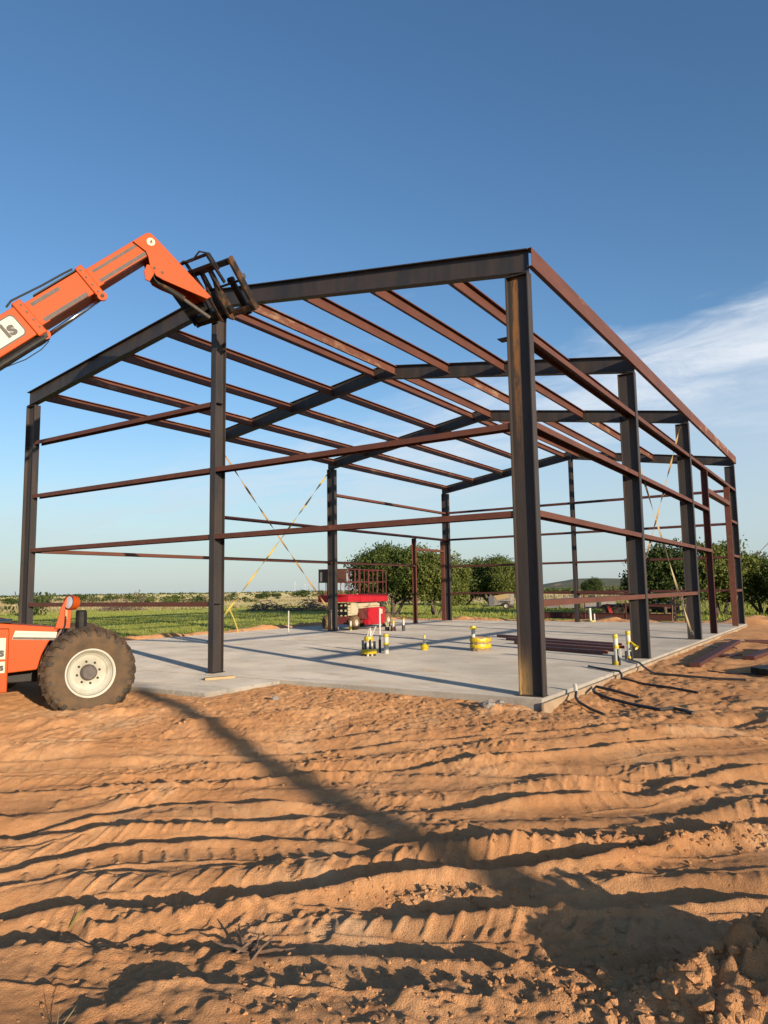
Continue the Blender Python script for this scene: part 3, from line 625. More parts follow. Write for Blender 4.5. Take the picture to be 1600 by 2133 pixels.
MB().box(-3.52, -2.42, .34, .97, 2.45, 2.52).build('cab_roof', 'orange_paint', cab, bevel=.02)
MB().box(-3.2, -2.8, .5, .85, 1.3, 1.7).build('seat', 'black_iron', cab, bevel=.04)
for y in (-.36, .36): plate([(-5.05, .6), (-3.9, .6), (-4.35, 2.75), (-4.95, 2.85)], y-.03, y+.03).build('boom_tower', 'orange_paint', TH)
MB().box(-5.0, -3.92, -.33, .33, .45, 1.2).build('counterweight', 'orange_paint', TH, bevel=.04)
# work lamp on its bracket above the fender
lb = plate([(-0.44, 1.27), (-0.37, 1.56), (-.30, 1.71), (-0.22, 1.73), (-0.245, 1.27)], -0.90, -0.865).build('lamp_bracket', 'orange_paint', TH, bevel=.006)
la = Vector((-0.78, -0.60, 0.12)).normalized(); lc = Vector((-0.265, -0.93, 1.635))
lamp = MB().lathe([(0.0, -.13), (.07, -.13), (.098, -.10), (.103, 0.012), (.092, .018), (.09, .0)], lc, la, 24).build('work_lamp', 'orange_paint', TH, smooth=False)
MB().lathe([(0.0, .012), (.05, .009), (.09, 0.002)], lc, la, 24).build('lens', 'lamp_glass', lamp, smooth=True)
MB().lathe([(.088, .004), (.094, .022), (.10, .016)], lc, la, 24).build('lamp_ring', 'black_iron', lamp)
MB().tube([(-0.10, -.86, .9), (-0.10, -.86, 1.50), (-.10, -.86, 1.52)], [.075, .075, .06], 16).build('air_cylinder', 'black_iron', TH)
MB().tube([(-0.30, -.925, 1.50), (-0.305, -.94, 1.42), (-.31, -.93, 1.32), (-0.345, -.92, 1.20)], .012, 6).build('hose', 'black_pipe', TH)
MB().tube([(-0.30, -.93, 1.53), (-0.302, -.932, 1.40)], .017, 6).build('fitting', 'bare_board', TH)
# boom
ang = math.radians(41.5); ex, ez = math.cos(ang), math.sin(ang)
def bp(t, n, off=0.0): return (t*ex-n*ez, 6.78+off+t*ez+n*ex)
def boom_box(t0, t1, h, w, off=0.0):
    return MB().prism([(bp(t0, -h/2, off)[0], -w, bp(t0, -h/2, off)[1]), (bp(t1, -h/2, off)[0], -w, bp(t1, -h/2, off)[1]), (bp(t1, h/2, off)[0], -w, bp(t1, h/2, off)[1]), (bp(t0, h/2, off)[0], -w, bp(t0, h/2, off)[1])], (0, 2*w, 0))
outer = boom_box(-6.35, -1.14, .51, .255, -.06).build('outer_boom', 'orange_paint', TH, bevel=.012)
boom_box(-1.29, -1.14, .60, .285, -.06).build('collar', 'orange_paint', outer, bevel=.015)
midb = boom_box(-4.0, -0.06, .41, .215, -.02).build('middle_boom', 'orange_paint', TH, bevel=.01)
boom_box(-0.19, -0.06, .51, .245, -.02).build('collar', 'orange_paint', midb, bevel=.015)
inner = boom_box(-2.0, 1.02, .33, .175).build('inner_boom', 'orange_paint', TH, bevel=.01)
def strip(par, t0, t1, n0, n1, y, off=0.0, m='grey_wear', nm='wear_strip'):
    pts = [bp(t0, n0, off), bp(t1, n0, off), bp(t1, n1, off), bp(t0, n1, off)]
    return plate(pts, y-.004, y-.0005).build(nm, m, par)
strip(inner, 0.02, .90, .055, .10, -.175); strip(inner, 0.02, .98, -.125, -.07, -.175); 
strip(midb, -1.08, -.58, .10, .155, -.215, -.02); strip(midb, -1.08, -.28, -.185, -.125, -.215, -.02)
MB().prism([(bp(-.95, .225, -.02)[0], -.20, bp(-.95, .225, -.02)[1]), (bp(-.2, .225, -.02)[0], -.20, bp(-.2, .225, -.02)[1]), (bp(-.2, .245, -.02)[0], -.20, bp(-.2, .245, -.02)[1]), (bp(-.95, .245, -.02)[0], -.20, bp(-.95, .245, -.02)[1])], (0, .1, 0)).build('top_rail', 'black_iron', midb)
for nn, tt, sec in ((-.34, -1.21, outer), (-.30, -.12, midb)):
    x, z = bp(tt, nn, -.03); MB().lathe([(0, -.02), (.075, -.02), (.075, .02), (0, .02)], (x, -.235, z), (0, 1, 0), 20).build('cylinder_lug', 'orange_paint', sec)
    MB().lathe([(0, -.02), (.03, -.02), (.03, .0)], (x, -.245, z), (0, 1, 0), 10).build('pin', 'black_iron', sec)
c0 = bp(-3.6, -.36, -.03); c1 = bp(-1.2, -.36, -.03); c2 = bp(-.12, -.31, -.03)
MB().tube([(c0[0], -.2, c0[1]), (c1[0], -.2, c1[1])], .065, 14).build('cylinder_barrel', 'black_iron', TH, smooth=False)
MB().tube([(c1[0], -.2, c1[1]), (c2[0], -.2, c2[1])], .036, 14).build('cylinder_rod', 'chrome', TH, smooth=True)
hp = [bp(-1.35, .33, -.05), bp(-1.25, .35, -.02), bp(-.75, .30), bp(-.35, .29), bp(-.2, .28)]
MB().tube([(x, -.12, z) for x, z in hp], .016, 8).build('hose', 'black_pipe', TH)
hp = [bp(-1.32, -.40), bp(-1.25, -.46), bp(-1.42, -.50), bp(-1.7, -.50), bp(-2.1, -.42)]
MB().tube([(x, -.2, z) for x, z in hp], .008, 6).build('cable', 'black_pipe', TH)
# cream name plate on the outer boom
def rrect(t0, t1, n0, n1, r, off, y0, y1):
    pts = []
    for tc_, nc_, a0 in ((t1-r, n1-r, 0), (t0+r, n1-r, 90), (t0+r, n0+r, 180), (t1-r, n0+r, 270)):
        for k in range(5):
            q = math.radians(a0+k*22.5); pts.append(bp(tc_+r*math.cos(q), nc_+r*math.sin(q), off))
    return plate(pts, y0, y1)
rrect(-2.6, -1.375, -.17, .19, .07, -.06, -.2565, -.2555).build('decal', 'black_ink', outer)
rrect(-2.6, -1.395, -.15, .17, .06, -.06, -.2585, -.2567).build('decal', 'cream_decal', outer)
x, z = bp(-1.475, -.085, -.06); lettering('ls', .30, (x, -.2595, z), (PI/2, -ang, 0), outer, 'black_ink')
# drop head at the end of the boom
jp = [(0.55, 7.47), (0.76, 7.655), (.82, 7.67), (0.88, 7.63), (1.05, 7.48), (1.84, 6.75), (1.77, 6.70), (1.05, 6.90), (0.93, 6.95), (.87, 7.04), (.83, 7.10), (.80, 7.25), (.76, 7.34)]
jr = plate(jp, -.215, -.185).build('boom_head', 'orange_paint', TH, bevel=.006)
plate(jp, .185, .215).build('head_plate', 'orange_paint', jr, bevel=.006)
plate([(0.77, 7.64), (.88, 7.61), (1.05, 7.46), (1.80, 6.77), (1.78, 6.74), (1.03, 7.43), (.87, 7.58), (.77, 7.61)], -.184, .184).build('head_web', 'orange_paint', jr)
plate([(.76, 6.86), (.83, 6.84), (.90, 6.98), (.86, 7.12), (.78, 7.12), (.74, 7.0)], -.21, -.18).build('lug', 'orange_paint', jr, bevel=.005)
MB().lathe([(0, -.003), (.068, -.003), (.068, .003), (0, .003)], (.835, -.219, 7.515), (0, -1, 0), 28).build('decal', 'cream_decal', jr)
plate([(.815, 7.48), (.83, 7.54), (.855, 7.545), (.86, 7.50), (.845, 7.485), (.84, 7.515), (.83, 7.48)], -.2245, -.2225).build('emblem', 'black_ink', jr)
for x, z in ((1.03, 7.03), (.90, 7.08)): MB().lathe([(0, .012), (.022, .012), (.026, 0)], (x, -.216, z), (0, -1, 0), 10).build('pin', 'grey_wear', jr)
MB().tube([(.90, -.05, 6.98), (1.10, -.05, 6.86), (1.42, -.05, 6.69)], .055, 12).build('tilt_cylinder', 'rusty_iron', TH)
MB().tube([(1.42, -.05, 6.69), (1.86, -.05, 6.44)], .03, 10).build('tilt_rod', 'grey_wear', TH)
MB().tube([(.87, -.1, 7.08), (.88, -.16, 7.0), (.92, -.13, 6.92), (1.0, -.1, 6.86)], .014, 6).build('hose', 'black_pipe', TH)
# fork carriage: leaning frame of two side plates, bars and shanks, with two forks
cd = Vector((0.78, 0, -0.80)); cf = Vector((0.716, 0, 0.698))
top = Vector((1.955, 0, 7.24))
carr = MB().bar(top+Vector((0, -.62, 0)), top+cd*.84+Vector((0, -.62, 0)), .055, .125, cf).build('carriage', 'rusty_iron', TH, bevel=.008)
MB().bar(top+Vector((0, .78, 0)), top+cd*.84+Vector((0, .78, 0)), .055, .125, cf).build('side_plate', 'rusty_iron', carr)
MB().lathe([(0, .02), (.035, .02), (.05, 0)], top+cd*.33+cf*.06+Vector((0, -.65, 0)), (0, -1, 0), 12).build('roller', 'grey_wear', carr)
def cbar(d0, f0, y0, y1, w, h, m='black_iron', nm='carriage_bar'):
    p = top+cd*d0+cf*f0
    return MB().bar(p+Vector((0, y0, 0)), p+Vector((0, y1, 0)), w, h, cd).build(nm, m, carr)
cbar(.05, 0, -.59, .75, .10, .09); cbar(.79, 0, -.59, .75, .11, .10, 'rusty_iron'); cbar(.36, .0, -.59, .75, .035, .035)
for y in (-.10, .10): plate([tuple((top+cd*d+cf*f)[i] for i in (0, 2)) for d, f in ((0.0, -.03), (.25, -.06), (.45, -.16), (.82, -.16), (.88, -.08), (.80, .02), (.10, .04))], y-.022, y+.022).build('tilt_bracket', 'rusty_iron', carr)
for y in (-.34, .50):
    MB().bar(top+cd*.30+cf*.085+Vector((0, y, 0)), top+cd*.90+cf*.085+Vector((0, y, 0)), .11, .045, cf).build('fork_shank', 'black_iron', carr)
    p = top+cd*.88+cf*.06+Vector((0, y, 0))
    MB().prism([p+Vector((0, -.05, 0)), p+Vector((0, .05, 0)), p+cf*.16+Vector((0, .03, 0)), p+cf*.16+Vector((0, -.03, 0))], -cd*.04).build('fork', 'black_iron', carr)
    MB().lathe([(.03, -.05), (.05, -.05), (.05, .05), (.03, .05)], top+cd*.33+cf*.085+Vector((0, y, 0)), (0, 1, 0), 12, True).build('fork_eye', 'black_iron', carr)
# load guard behind the carriage
for d in (-.17, -.02): cbar(d, -.16, -.35, .70, .03, .05)
for y in (-.35, .16, .68): MB().bar(top+cd*-.18+cf*-.16+Vector((0, y, 0)), top+cd*.30+cf*-.10+Vector((0, y, 0)), .03, .05, cf).build('guard_post', 'black_iron', carr)
MB().tube([top+cd*d+cf*f+Vector((0, y, 0)) for d, f, y in ((.1, -.05, -.34), (-.16, -.1, -.36), (-.24, -.14, -.22), (-.16, -.2, -.02), (-.20, -.2, .16), (-.12, -.2, .42), (.0, -.25, .5))], .016, 6).build('hose', 'black_pipe', carr)
MB().bar(top+cd*.70+cf*-.09+Vector((0, -.2, 0)), top+cd*.70+cf*-.09+Vector((0, .70, 0)), .10, .10, cd).build('pivot_housing', 'black_iron', carr)
MB().bar(top+cd*.52+cf*-.20+Vector((0, .25, 0)), top+cd*.52+cf*-.20+Vector((0, .66, 0)), .16, .16, cd).build('swing_motor', 'black_iron', carr, bevel=.03)
plate([tuple((top+cd*d+cf*f)[i] for i in (0, 2)) for d, f in ((.05, -.22), (.12, -.26), (.78, -.16), (.82, .0), (.70, .03), (.42, -.08))], .70, .74).build('gusset', 'black_iron', carr)
for q, (t0, t1, n0) in enumerate(((-1.0, -.3, -.20), (.05, .95, -.155))):
    x0, z0 = bp(t0, n0, -.02 if q == 0 else 0); x1, z1 = bp(t1, n0, -.02 if q == 0 else 0)
    MB().tube([(x0, -.225+.045*q, z0), (x1, -.225+.045*q, z1)], .008, 6).build('hydraulic_line', 'black_pipe', TH)
for tt in (-1.2, -.12):
    for nn in (-.2, -.07, .07, .2):
        x, z = bp(tt, nn, -.04); yy = -.286 if tt < -1 else -.246
        MB().lathe([(0, .012), (.016, .012), (.018, 0)], (x, yy, z), (0, -1, 0), 6).build('bolt', 'grey_wear', outer if tt < -1 else midb)
_P = top+cd*.42+Vector((0, -.62, 0)); carr.matrix_local = Matrix.Translation(_P) @ Matrix.Rotation(math.radians(30), 4, 'Z') @ Matrix.Translation(-_P)
# loose wheel standing behind the machine
def gtop(x, y): return gz(x, y)
sp = thing('loose_wheel', 'brown tyre with cream rim standing behind the orange machine', 'wheel', (-8.72, -2.60, gz(-8.72, -2.6)-.03), math.radians(52), world_coords=False)
make_wheel(sp, (0, 0, .60), 0)

# ------------------------------------------------------------------ scissor lift
SL = thing('scissor_lift', 'red scissor lift with railed platform and muddy tyres on the slab', 'scissor lift', (-12.52, 12.25, 0.0), math.radians(96.9), world_coords=False)
def lift_wheel(x, y, mirror):
    wh = MB().lathe([(.13, -.11), (.18, -.125), (.235, -.115), (.252, -.07), (.252, .07), (.235, .115), (.18, .125), (.13, .11)], (0, 0, 0), (0, -1, 0), 28).build('wheel', 'muddy_tyre', SL, smooth=True)
    wh.location = (x, y, .265)
    tb = MB()
    for k in range(14):
        for sd in (-1, 1):
            t = 2*PI*(k+(.25 if sd > 0 else -.25))/14; vs = []
            for yy, dt, rr in ((0.0, .16, .268), (sd*.115, -.05, .255)):
                for dd in (-.075, .075):
                    for q in (rr, rr-.03): vs.append((q*math.cos(t+dt+dd), yy, q*math.sin(t+dt+dd)))
            tb.add(vs, [(0, 2, 6, 4), (0, 4, 5, 1), (2, 3, 7, 6), (0, 1, 3, 2), (4, 6, 7, 5)])
    tb.build('tread', 'muddy_tyre', wh)
    MB().lathe([(0, .07*1), (.05, .07), (.05, .05), (.10, .045), (.125, .09), (.135, .10), (.14, .08)], (0, 0, 0), (0, -mirror, 0), 20).build('rim', 'cream_rim', wh)
    for k in range(6): MB().lathe([(0, .062), (.012, .062), (.012, .045)], (.075*math.cos(k*PI/3), 0, .075*math.sin(k*PI/3)), (0, -mirror, 0), 6).build('bolt', 'black_iron', wh)
for x in (0.06, 2.72):
    lift_wheel(x, -.56, 1); lift_wheel(x, .56, -1)
MB().box(-.12, 2.9, -.42, .42, .20, .50).build('chassis', 'dull_red_rail', SL, bevel=.02)
cab2 = MB().box(1.05, 2.42, -.66, -.44, .13, .78).build('engine_cover', 'red_paint', SL, bevel=.025)
MB().box(.62, 1.04, -.60, -.44, .36, .76).build('hydraulic_tray', 'dull_red_rail', SL, bevel=.01)
MB().box(2.02, 2.2, -.6635, -.661, .52, .70).build('decal', 'cream_decal', cab2)
MB().box(.6, 2.42, .44, .64, .2, .75).build('engine_cover', 'red_paint', SL, bevel=.025)
for i, (z0, z1) in enumerate(((.52, .60), (.62, .70), (.72, .80), (.82, .90))):
    for y in (-.36, .36):
        MB().bar((-.05, y, z0+.04), (2.5, y, z1-.04+.02), .05, .085).build('scissor_arm', 'cream_paint', SL)
MB().prism([(.10, -.43, .58), (.55, -.43, .56), (.75, -.43, .72), (.75, -.43, .97), (.55, -.43, .99), (.10, -.43, .97)], (0, .04, 0)).build('arm_bracket', 'cream_paint', SL)
MB().prism([(.10, -.43, .36), (.55, -.43, .40), (.55, -.43, .50), (.10, -.43, .52)], (0, .04, 0)).build('arm_bracket', 'cream_paint', SL)
MB().prism([(.55, -.425, .80), (2.25, -.425, .88), (2.25, -.425, 1.02), (.55, -.425, 1.0)], (0, .04, 0)).build('scissor_arm', 'cream_paint', SL)
for k in range(6):
    for y in (-.30, -.12, .06, .24): MB().lathe([(0, .02), (.045, .02), (.045, 0)], (-.09, y, .40+k*.10), (-1, 0, 0), 10).build('pivot_pin', 'cream_paint' if k % 2 else 'black_iron', SL)
MB().box(-.085, -.05, -.36, .36, .34, .98).build('mast_plate', 'black_iron', SL)
plat = MB().box(-.42, 2.62, -.60, .60, 1.02, 1.06).build('platform', 'dull_red_rail', SL)
MB().box(.42, 2.66, -.66, -.605, 1.0, 1.29).build('fascia', 'red_paint', plat, bevel=.006)
MB().box(-.45, .415, -.64, -.602, 1.02, 1.27).build('fascia', 'red_paint', plat, bevel=.006)
MB().box(-.49, -.452, -.64, .64, 1.02, 1.27).build('fascia', 'red_paint', plat, bevel=.006)
MB().box(.0, 2.66, .605, .66, 1.0, 1.29).build('fascia', 'red_paint', plat, bevel=.006)
MB().box(2.662, 2.70, -.66, .66, 1.0, 1.29).build('fascia', 'red_paint', plat, bevel=.006)
for y in (-.62, .62):
    for z in (1.75, 2.21): MB().tube([(-.45, y, z), (2.66, y, z)], .019, 6).build('rail', 'dull_red_rail', plat)
    for x in (-.45, .05, .36, .44, .78, 1.15, 1.5, 1.9, 2.35, 2.64): MB().tube([(x, y, 1.27), (x, y, 2.21)], .017, 6).build('rail_post', 'dull_red_rail', plat)
for x in (-.47, 2.67):
    for z in (1.75, 2.21): MB().tube([(x, -.62, z), (x, .62, z)], .019, 6).build('rail', 'dull_red_rail', plat)
for y in (-.2, .2): MB().tube([(2.67, y, 1.27), (2.67, y, 2.21)], .017, 6).build('rail_post', 'dull_red_rail', plat)
for y in (.25,): MB().tube([(-.47, y, 1.27), (-.47, y, 2.21)], .017, 6).build('rail_post', 'dull_red_rail', plat)
MB().box(-.53, -.495, -.58, .58, 1.74, 2.20).build('control_panel', 'brown_panel', plat, bevel=.006)
MB().box(-.536, -.532, .42, .52, 1.78, 2.12).build('decal', 'cream_decal', plat)

# ------------------------------------------------------------------ pipe stubs coming out of the slab
def tube_part(nm, par, pts, r, m, seg=12): return MB().tube(pts, r, seg).build(nm, m, par, smooth=False)
def band(par, x, y, z0, z1, r, m='yellow_tape', lean=(0, 0)):
    zm = (z0+z1)/2
    return MB().tube([(x+lean[0]*z0, y+lean[1]*z0, z0), (x+lean[0]*zm, y+lean[1]*zm, zm), (x+lean[0]*z1, y+lean[1]*z1, z1)], [r, r*1.05, r*.98], 12).build('tape', m, par)
rs = random.Random(3)
st = thing('conduit_cluster', 'bundle of taped white and black conduits rising from the slab', 'pipes', (-5.56, 4.02, 0), group=None, world_coords=False)
for k in range(11):
    t = 2*PI*k/11; r = .13 if k % 2 else .08; x, y = r*math.cos(t), r*math.sin(t); h = rs.uniform(.26, .36)
    tube_part('conduit', st, [(x, y, 0), (x, y, h)], .028, 'black_pipe' if k % 3 else 'white_pvc', 8)
for k, (lx, ly) in enumerate(((-.12, .03), (.06, 0.02), (.10, -.05), (-.03, .05), (.14, .05))):
    x, y = .05*math.cos(k*2), .05*math.sin(k*2)
    tube_part('conduit', st, [(x, y, .1), (x, y, .34), (x+lx, y+ly, .52+.03*k)], .017, 'white_pvc', 8)
band(st, 0, 0, .05, .15, .175); band(st, 0, 0, .33, .42, .10); tube_part('pipe', st, [(0, 0, .1), (0, 0, .42)], .075, 'white_pvc')
st = thing('capped_pipe', 'plain white pipe wrapped in two wide yellow tape bands beside the conduit bundle', 'pipe', (-5.53, 4.68, 0), world_coords=False)
tube_part('pipe', st, [(0, 0, 0), (0, 0, .43)], .056, 'white_pvc', 14); band(st, 0, 0, .18, .25, .060); band(st, 0, 0, .37, .44, .061)
st = thing('tall_thin_pipe', 'tall thin white pipe standing just behind the conduit bundle', 'pipe', (-5.75, 4.75, 0), world_coords=False)
tube_part('pipe', st, [(0, 0, 0), (0.01, 0, 1.02)], .022, 'white_pvc', 10); tube_part('sleeve', st, [(0, 0, 0), (0, 0, .30)], .03, 'black_pipe', 10)
st = thing('taped_riser', 'narrow white pipe with crumpled yellow tape at its foot', 'pipe', (-5.18, 5.81, 0), world_coords=False)
tube_part('pipe', st, [(0, 0, 0), (0, 0, .33)], .032, 'white_pvc'); band(st, 0, 0, .29, .345, .036)
MB().lathe([(0.02, .15), (.07, .13), (.095, .08), (.075, .02), (.08, 0)], (0, 0, 0), (0, 0, 1), 11).build('tape_wad', 'yellow_tape', st)
MB().box(-.14, .12, -.02, .02, .10, .12).build('tape_tail', 'yellow_tape', st)
st = thing('taped_box_riser', 'round blockout wrapped in yellow tape with a capped white pipe in it', 'pipe box', (-3.91, 6.2, 0), world_coords=False)
bx = MB(); n = 14; vs = []
for k in range(n):
    t = 2*PI*k/n; r = .235+.012*math.sin(3*t)
    vs += [(r*math.cos(t), r*math.sin(t), 0), (r*1.0*math.cos(t), r*1.0*math.sin(t), .31+.012*math.sin(5*t)), (.9*r*math.cos(t), .9*r*math.sin(t), .31), (.9*r*math.cos(t), .9*r*math.sin(t), .03)]
bx.add(vs, [(k*4+i, ((k+1) % n)*4+i, ((k+1) % n)*4+i+1, k*4+i+1) for k in range(n) for i in range(3)]).build('blockout', 'box_board', st)
def wavy(z0, z1, seed):
    q = random.Random(seed); mb = MB(); vs = []; n = 24
    for k in range(n):
        t = 2*PI*k/n; r = .242+.012*math.sin(3*t)+q.uniform(0, .008); w0 = z0+q.uniform(-.02, .02); w1 = z1+q.uniform(-.02, .02)
        vs += [(r*math.cos(t), r*math.sin(t), w0), ((r+.008)*math.cos(t), (r+.008)*math.sin(t), (w0+w1)/2), (r*math.cos(t), r*math.sin(t), w1)]
    mb.add(vs, [(k*3+i, ((k+1) % n)*3+i, ((k+1) % n)*3+i+1, k*3+i+1) for k in range(n) for i in range(2)]); return mb
wavy(.06, .16, 1).build('tape', 'yellow_tape', st); wavy(.20, .29, 2).build('tape', 'yellow_tape', st)
tube_part('pipe', st, [(-.14, -.05, 0.01), (-.14, -.05, .56)], .045, 'white_pvc'); band(st, -.14, -.05, .49, .57, .062)
MB().box(-.21, -.07, -.11, .01, .49, .53).build('tape_tail', 'yellow_tape', st)
for nm, lab, x, y, flag in (('edge_riser', 'white riser taped yellow at top and middle nearest the slab edge', -.25, 4.38, False), ('flagged_riser', 'white riser with a yellow cup dangling beside a column foot', -.30, 5.45, True)):
    st = thing(nm, lab, 'pipe', (x, y, 0), world_coords=False)
    tube_part('pipe', st, [(0, 0, 0), (-.012, 0, .55)], .043, 'white_pvc'); band(st, -.012, 0, .48, .56, .047); band(st, -.004, 0, .30, .36, .048); band(st, 0, 0, .0, .07, .058)
    for dx in (-.06, .055): tube_part('conduit', st, [(dx, -.03, 0), (dx, -.03, .17)], .022, 'black_pipe', 8)
    if flag: MB().lathe([(.02, 0), (.03, .12), (.055, .16)], (.05, -.03, .34), (.75, -.2, -.62), 12).build('cup', 'yellow_tape', st)
    else: MB().box(.05, .09, -.05, -.01, .14, .30).build('tape_tail', 'white_pvc', st)
for nm, lab, x, y, h, c in (('short_riser', 'short riser with yellow cap standing in front of the red lift', -11.85, 12.0, .34, 'y'), ('forked_stub', 'forked pale stub with black sleeve, left of three by the lift', -10.44, 12.26, .32, 'f'), ('wrapped_stub', 'stub with dark wrapped foot, middle of three by the lift', -10.15, 12.20, .36, 'w'), ('yellow_topped_stub', 'yellow topped pipe in black sleeve, right of three by the lift', -9.85, 12.4, .50, 'b')):
    st = thing(nm, lab, 'pipe', (x, y, 0), world_coords=False)
    if c == 'f':
        for lx in (-.10, -.03, .09): tube_part('conduit', st, [(0, 0, .1), (lx*.3, 0, .18), (lx, 0, h)], .022, 'cream_paint', 8)
        for lx in (-.07, .0, .06): tube_part('sleeve', st, [(lx, 0, 0), (lx, 0, .14)], .03, 'black_pipe', 8)
    else:
        tube_part('pipe', st, [(0, 0, 0), (0, 0, h)], .04, 'white_pvc' if c != 'w' else 'cream_paint'); band(st, 0, 0, h-.09 if c != 'y' else .02, h if c != 'y' else .16, .045)
        if c == 'b': tube_part('sleeve', st, [(0, 0, 0), (0, 0, .20)], .055, 'black_pipe')
        if c == 'w':
            for lx in (-.08, .07): tube_part('sleeve', st, [(lx, 0, 0), (lx*.6, 0, .16)], .045, 'black_pipe', 8)
            MB().lathe([(.05, 0), (.075, .05), (.04, .10)], (0, -.03, .02), (0, 0, 1), 9).build('wrap', 'dull_red_rail', st)
st = tag(MB().tube([(0, 0, 0), (.01, 0, .80)], .022, 8).build('marker_stake', 'white_pvc', origin=(0, 0, 0)), 'lone thin white stake near the far left slab edge', 'stake'); st.location = (-12.2, 9.0, 0)
st = tag(MB().tube([(0, 0, 0), (-.10, .03, .20)], [.02, .012], 8).build('leaning_peg', 'white_pvc', origin=(0, 0, 0)), 'small pale peg leaning beside the lift front tyre', 'peg'); st.location = (-12.28, 11.86, 0)
st = thing('utility_riser', 'cream standpipe with a short twin rising at the far slab edge', 'pipe', (-5.75, 20.42, 0), world_coords=False)
tube_part('pipe', st, [(0, 0, -.0), (-.02, 0, .56)], .055, 'white_pvc'); tube_part('pipe', st, [(.17, 0, 0), (.16, 0, .33)], .03, 'white_pvc'); band(st, .05, 0, .0, .06, .11)

# ------------------------------------------------------------------ loose steel
def channel(name, p0, p1, label, group=None, m='red_primer', w=.20, h=.075, cat='steel channel'):
    p0 = Vector(p0); p1 = Vector(p1); d = (p1-p0).normalized(); a = d.cross(Vector((0, 0, 1))).normalized()
    mid = (p0+p1)/2; ob = MB().extr([(-w/2, h), (-w/2, 0), (-w/2+.012, 0), (-w/2+.012, h-.01), (w/2-.012, h-.01), (w/2-.012, 0), (w/2, 0), (w/2, h)] if h < w else c_prof(w, h), p0, p1, a, d.cross(a)*-1).build(name, m, origin=mid)
    return tag(ob, label, cat, group)
channel('steel_channel', (-5.40, 10.60, .002), (-1.35, 8.55, .002), 'longest red channel at the back of the fan on the slab')
channel('steel_channel', (-4.65, 9.55, .002), (-1.10, 7.85, .002), 'second red channel from the back of the fan on the slab')
channel('steel_channel', (-3.90, 8.35, .002), (-1.00, 7.10, .002), 'third red channel from the back of the fan on the slab')
channel('steel_channel', (-3.10, 7.10, .002), (-1.05, 6.38, .002), 'front red channel of the fan on the slab')
MATS['stack_primer'] = mat('stack_primer', (0.21, 0.062, 0.042), 0.6, 0.0, (0.16, 0.05, 0.036), 6.0, (0.35, 0.7))
for o_ in bpy.data.objects:
    if o_.name.startswith('steel_channel'): o_.data.materials[0] = MATS['stack_primer']
def gl(pts, dz): return [(x, y, gz(x, y)+dz) for x, y in pts]
def ground_beam(name, x0, y0, x1, y1, label, w=.20, h=.10, lift=0.0, m='red_primer'):
    zz = max(gz(x0+(x1-x0)*k/12, y0+(y1-y0)*k/12) for k in range(13))+lift-.015
    p0 = Vector((x0, y0, zz)); p1 = Vector((x1, y1, zz)); d = (p1-p0).normalized(); a = Vector((d.y, -d.x, 0))
    pr = [(-w/2, 0), (w/2, 0), (w/2, h), (-w/2, h)]
    return tag(MB().extr(pr, p0, p1, a, (0, 0, 1)).build(name, m, origin=(p0+p1)/2, bevel=.006), label, 'steel beam')
ground_beam('steel_beam', .88, 5.50, .76, 12.0, 'long red steel beam lying on the dirt beside the slab', .20, .085, 0, 'dark_primer')
ground_beam('steel_plate', 1.04, 8.00, 1.20, 8.55, 'short red steel plate on the dirt right of the long beam', .26, .035)
ground_beam('steel_beam', 1.62, 7.15, 1.95, 10.5, 'red beam on the dirt reaching the right picture edge', .20, .08, 0, 'dark_primer')
ground_beam('steel_beam', 0.95, 12.35, 3.2, 12.9, 'far red beam lying crosswise on the dirt past the long one', .14, .08, 0, 'dark_primer')
for k, (x, y) in enumerate(((1.92, 5.55), (2.06, 5.40), (2.20, 5.25))):
    ground_beam('steel_offcut', x, y-.35, x+.35, y+.75, ['left', 'middle', 'right'][k]+' dark steel offcut of three at the right picture edge', .13, .10, .01*k, 'black_iron')
def hose(name, pts, label, r=.019, m='black_pipe'):
    ob = MB().tube(pts, r, 8).build(name, m, origin=pts[0]); return tag(ob, label, 'hose')
G = lambda x, y, d=.03: (x, y, gz(x, y)+d)
hose('black_hose', [(-.59, 3.77, .022), (-.35, 3.52, .022), (-.05, 3.30, .022), (.13, 3.14, .03), (.18, 3.08, -.02), G(.22, 2.92), G(.27, 2.86), G(.6, 2.72), G(1.05, 2.5), G(1.49, 2.30)], 'black hose trailing off the slab over its edge, ending in the dirt')
hose('black_hose', [(-.28, 5.30, .022), (-.12, 5.02, .022), (.06, 4.72, .025), (.20, 4.50, -.03), G(.36, 4.25), G(.48, 4.08), G(.95, 4.0), G(1.45, 4.0), G(1.92, 4.05)], 'black hose running from the flagged riser out onto the dirt')
hose('black_hose', [G(.83, 1.52, .03), G(.4, 1.66, .05), G(.02+.14, 1.75, .09), G(.17, 1.60, .07), G(.24, 1.40, .04), G(.5, 1.22), G(.9, .92), G(1.34, .60), G(1.45, .78), G(1.6, .72), G(1.73, .58)], 'black hose bent back on itself in front of the slab corner', .021)
hose('black_hose', [G(.20, .72, .12), G(.22, .62, .06), G(.34, .40), G(.55, .25), G(.76, .10)], 'short black hose with a pale end nearest the slab corner', .019)
hose('pale_hose_end', [G(.16, .80, .20), G(.20, .72, .12)], 'pale capped end of the short hose by the slab corner', .028, 'white_pvc')
hose('thin_cable', [G(1.15, 5.2), G(1.5, 5.1), G(1.9, 5.15), G(2.3, 5.3)], 'thin black cable lying in front of the dark offcuts', .012)
for k, (x, y, l) in enumerate(((.25, 10.2, 'nearer'), (.35, 12.6, 'farther'))):
    hose('pale_cable', [G(x+.1*i, y+.22*math.sin(i*1.3+k), .03) for i in range(9)], l+' loop of pale cable on the dirt beyond the long beam', .014, 'grey_metal')
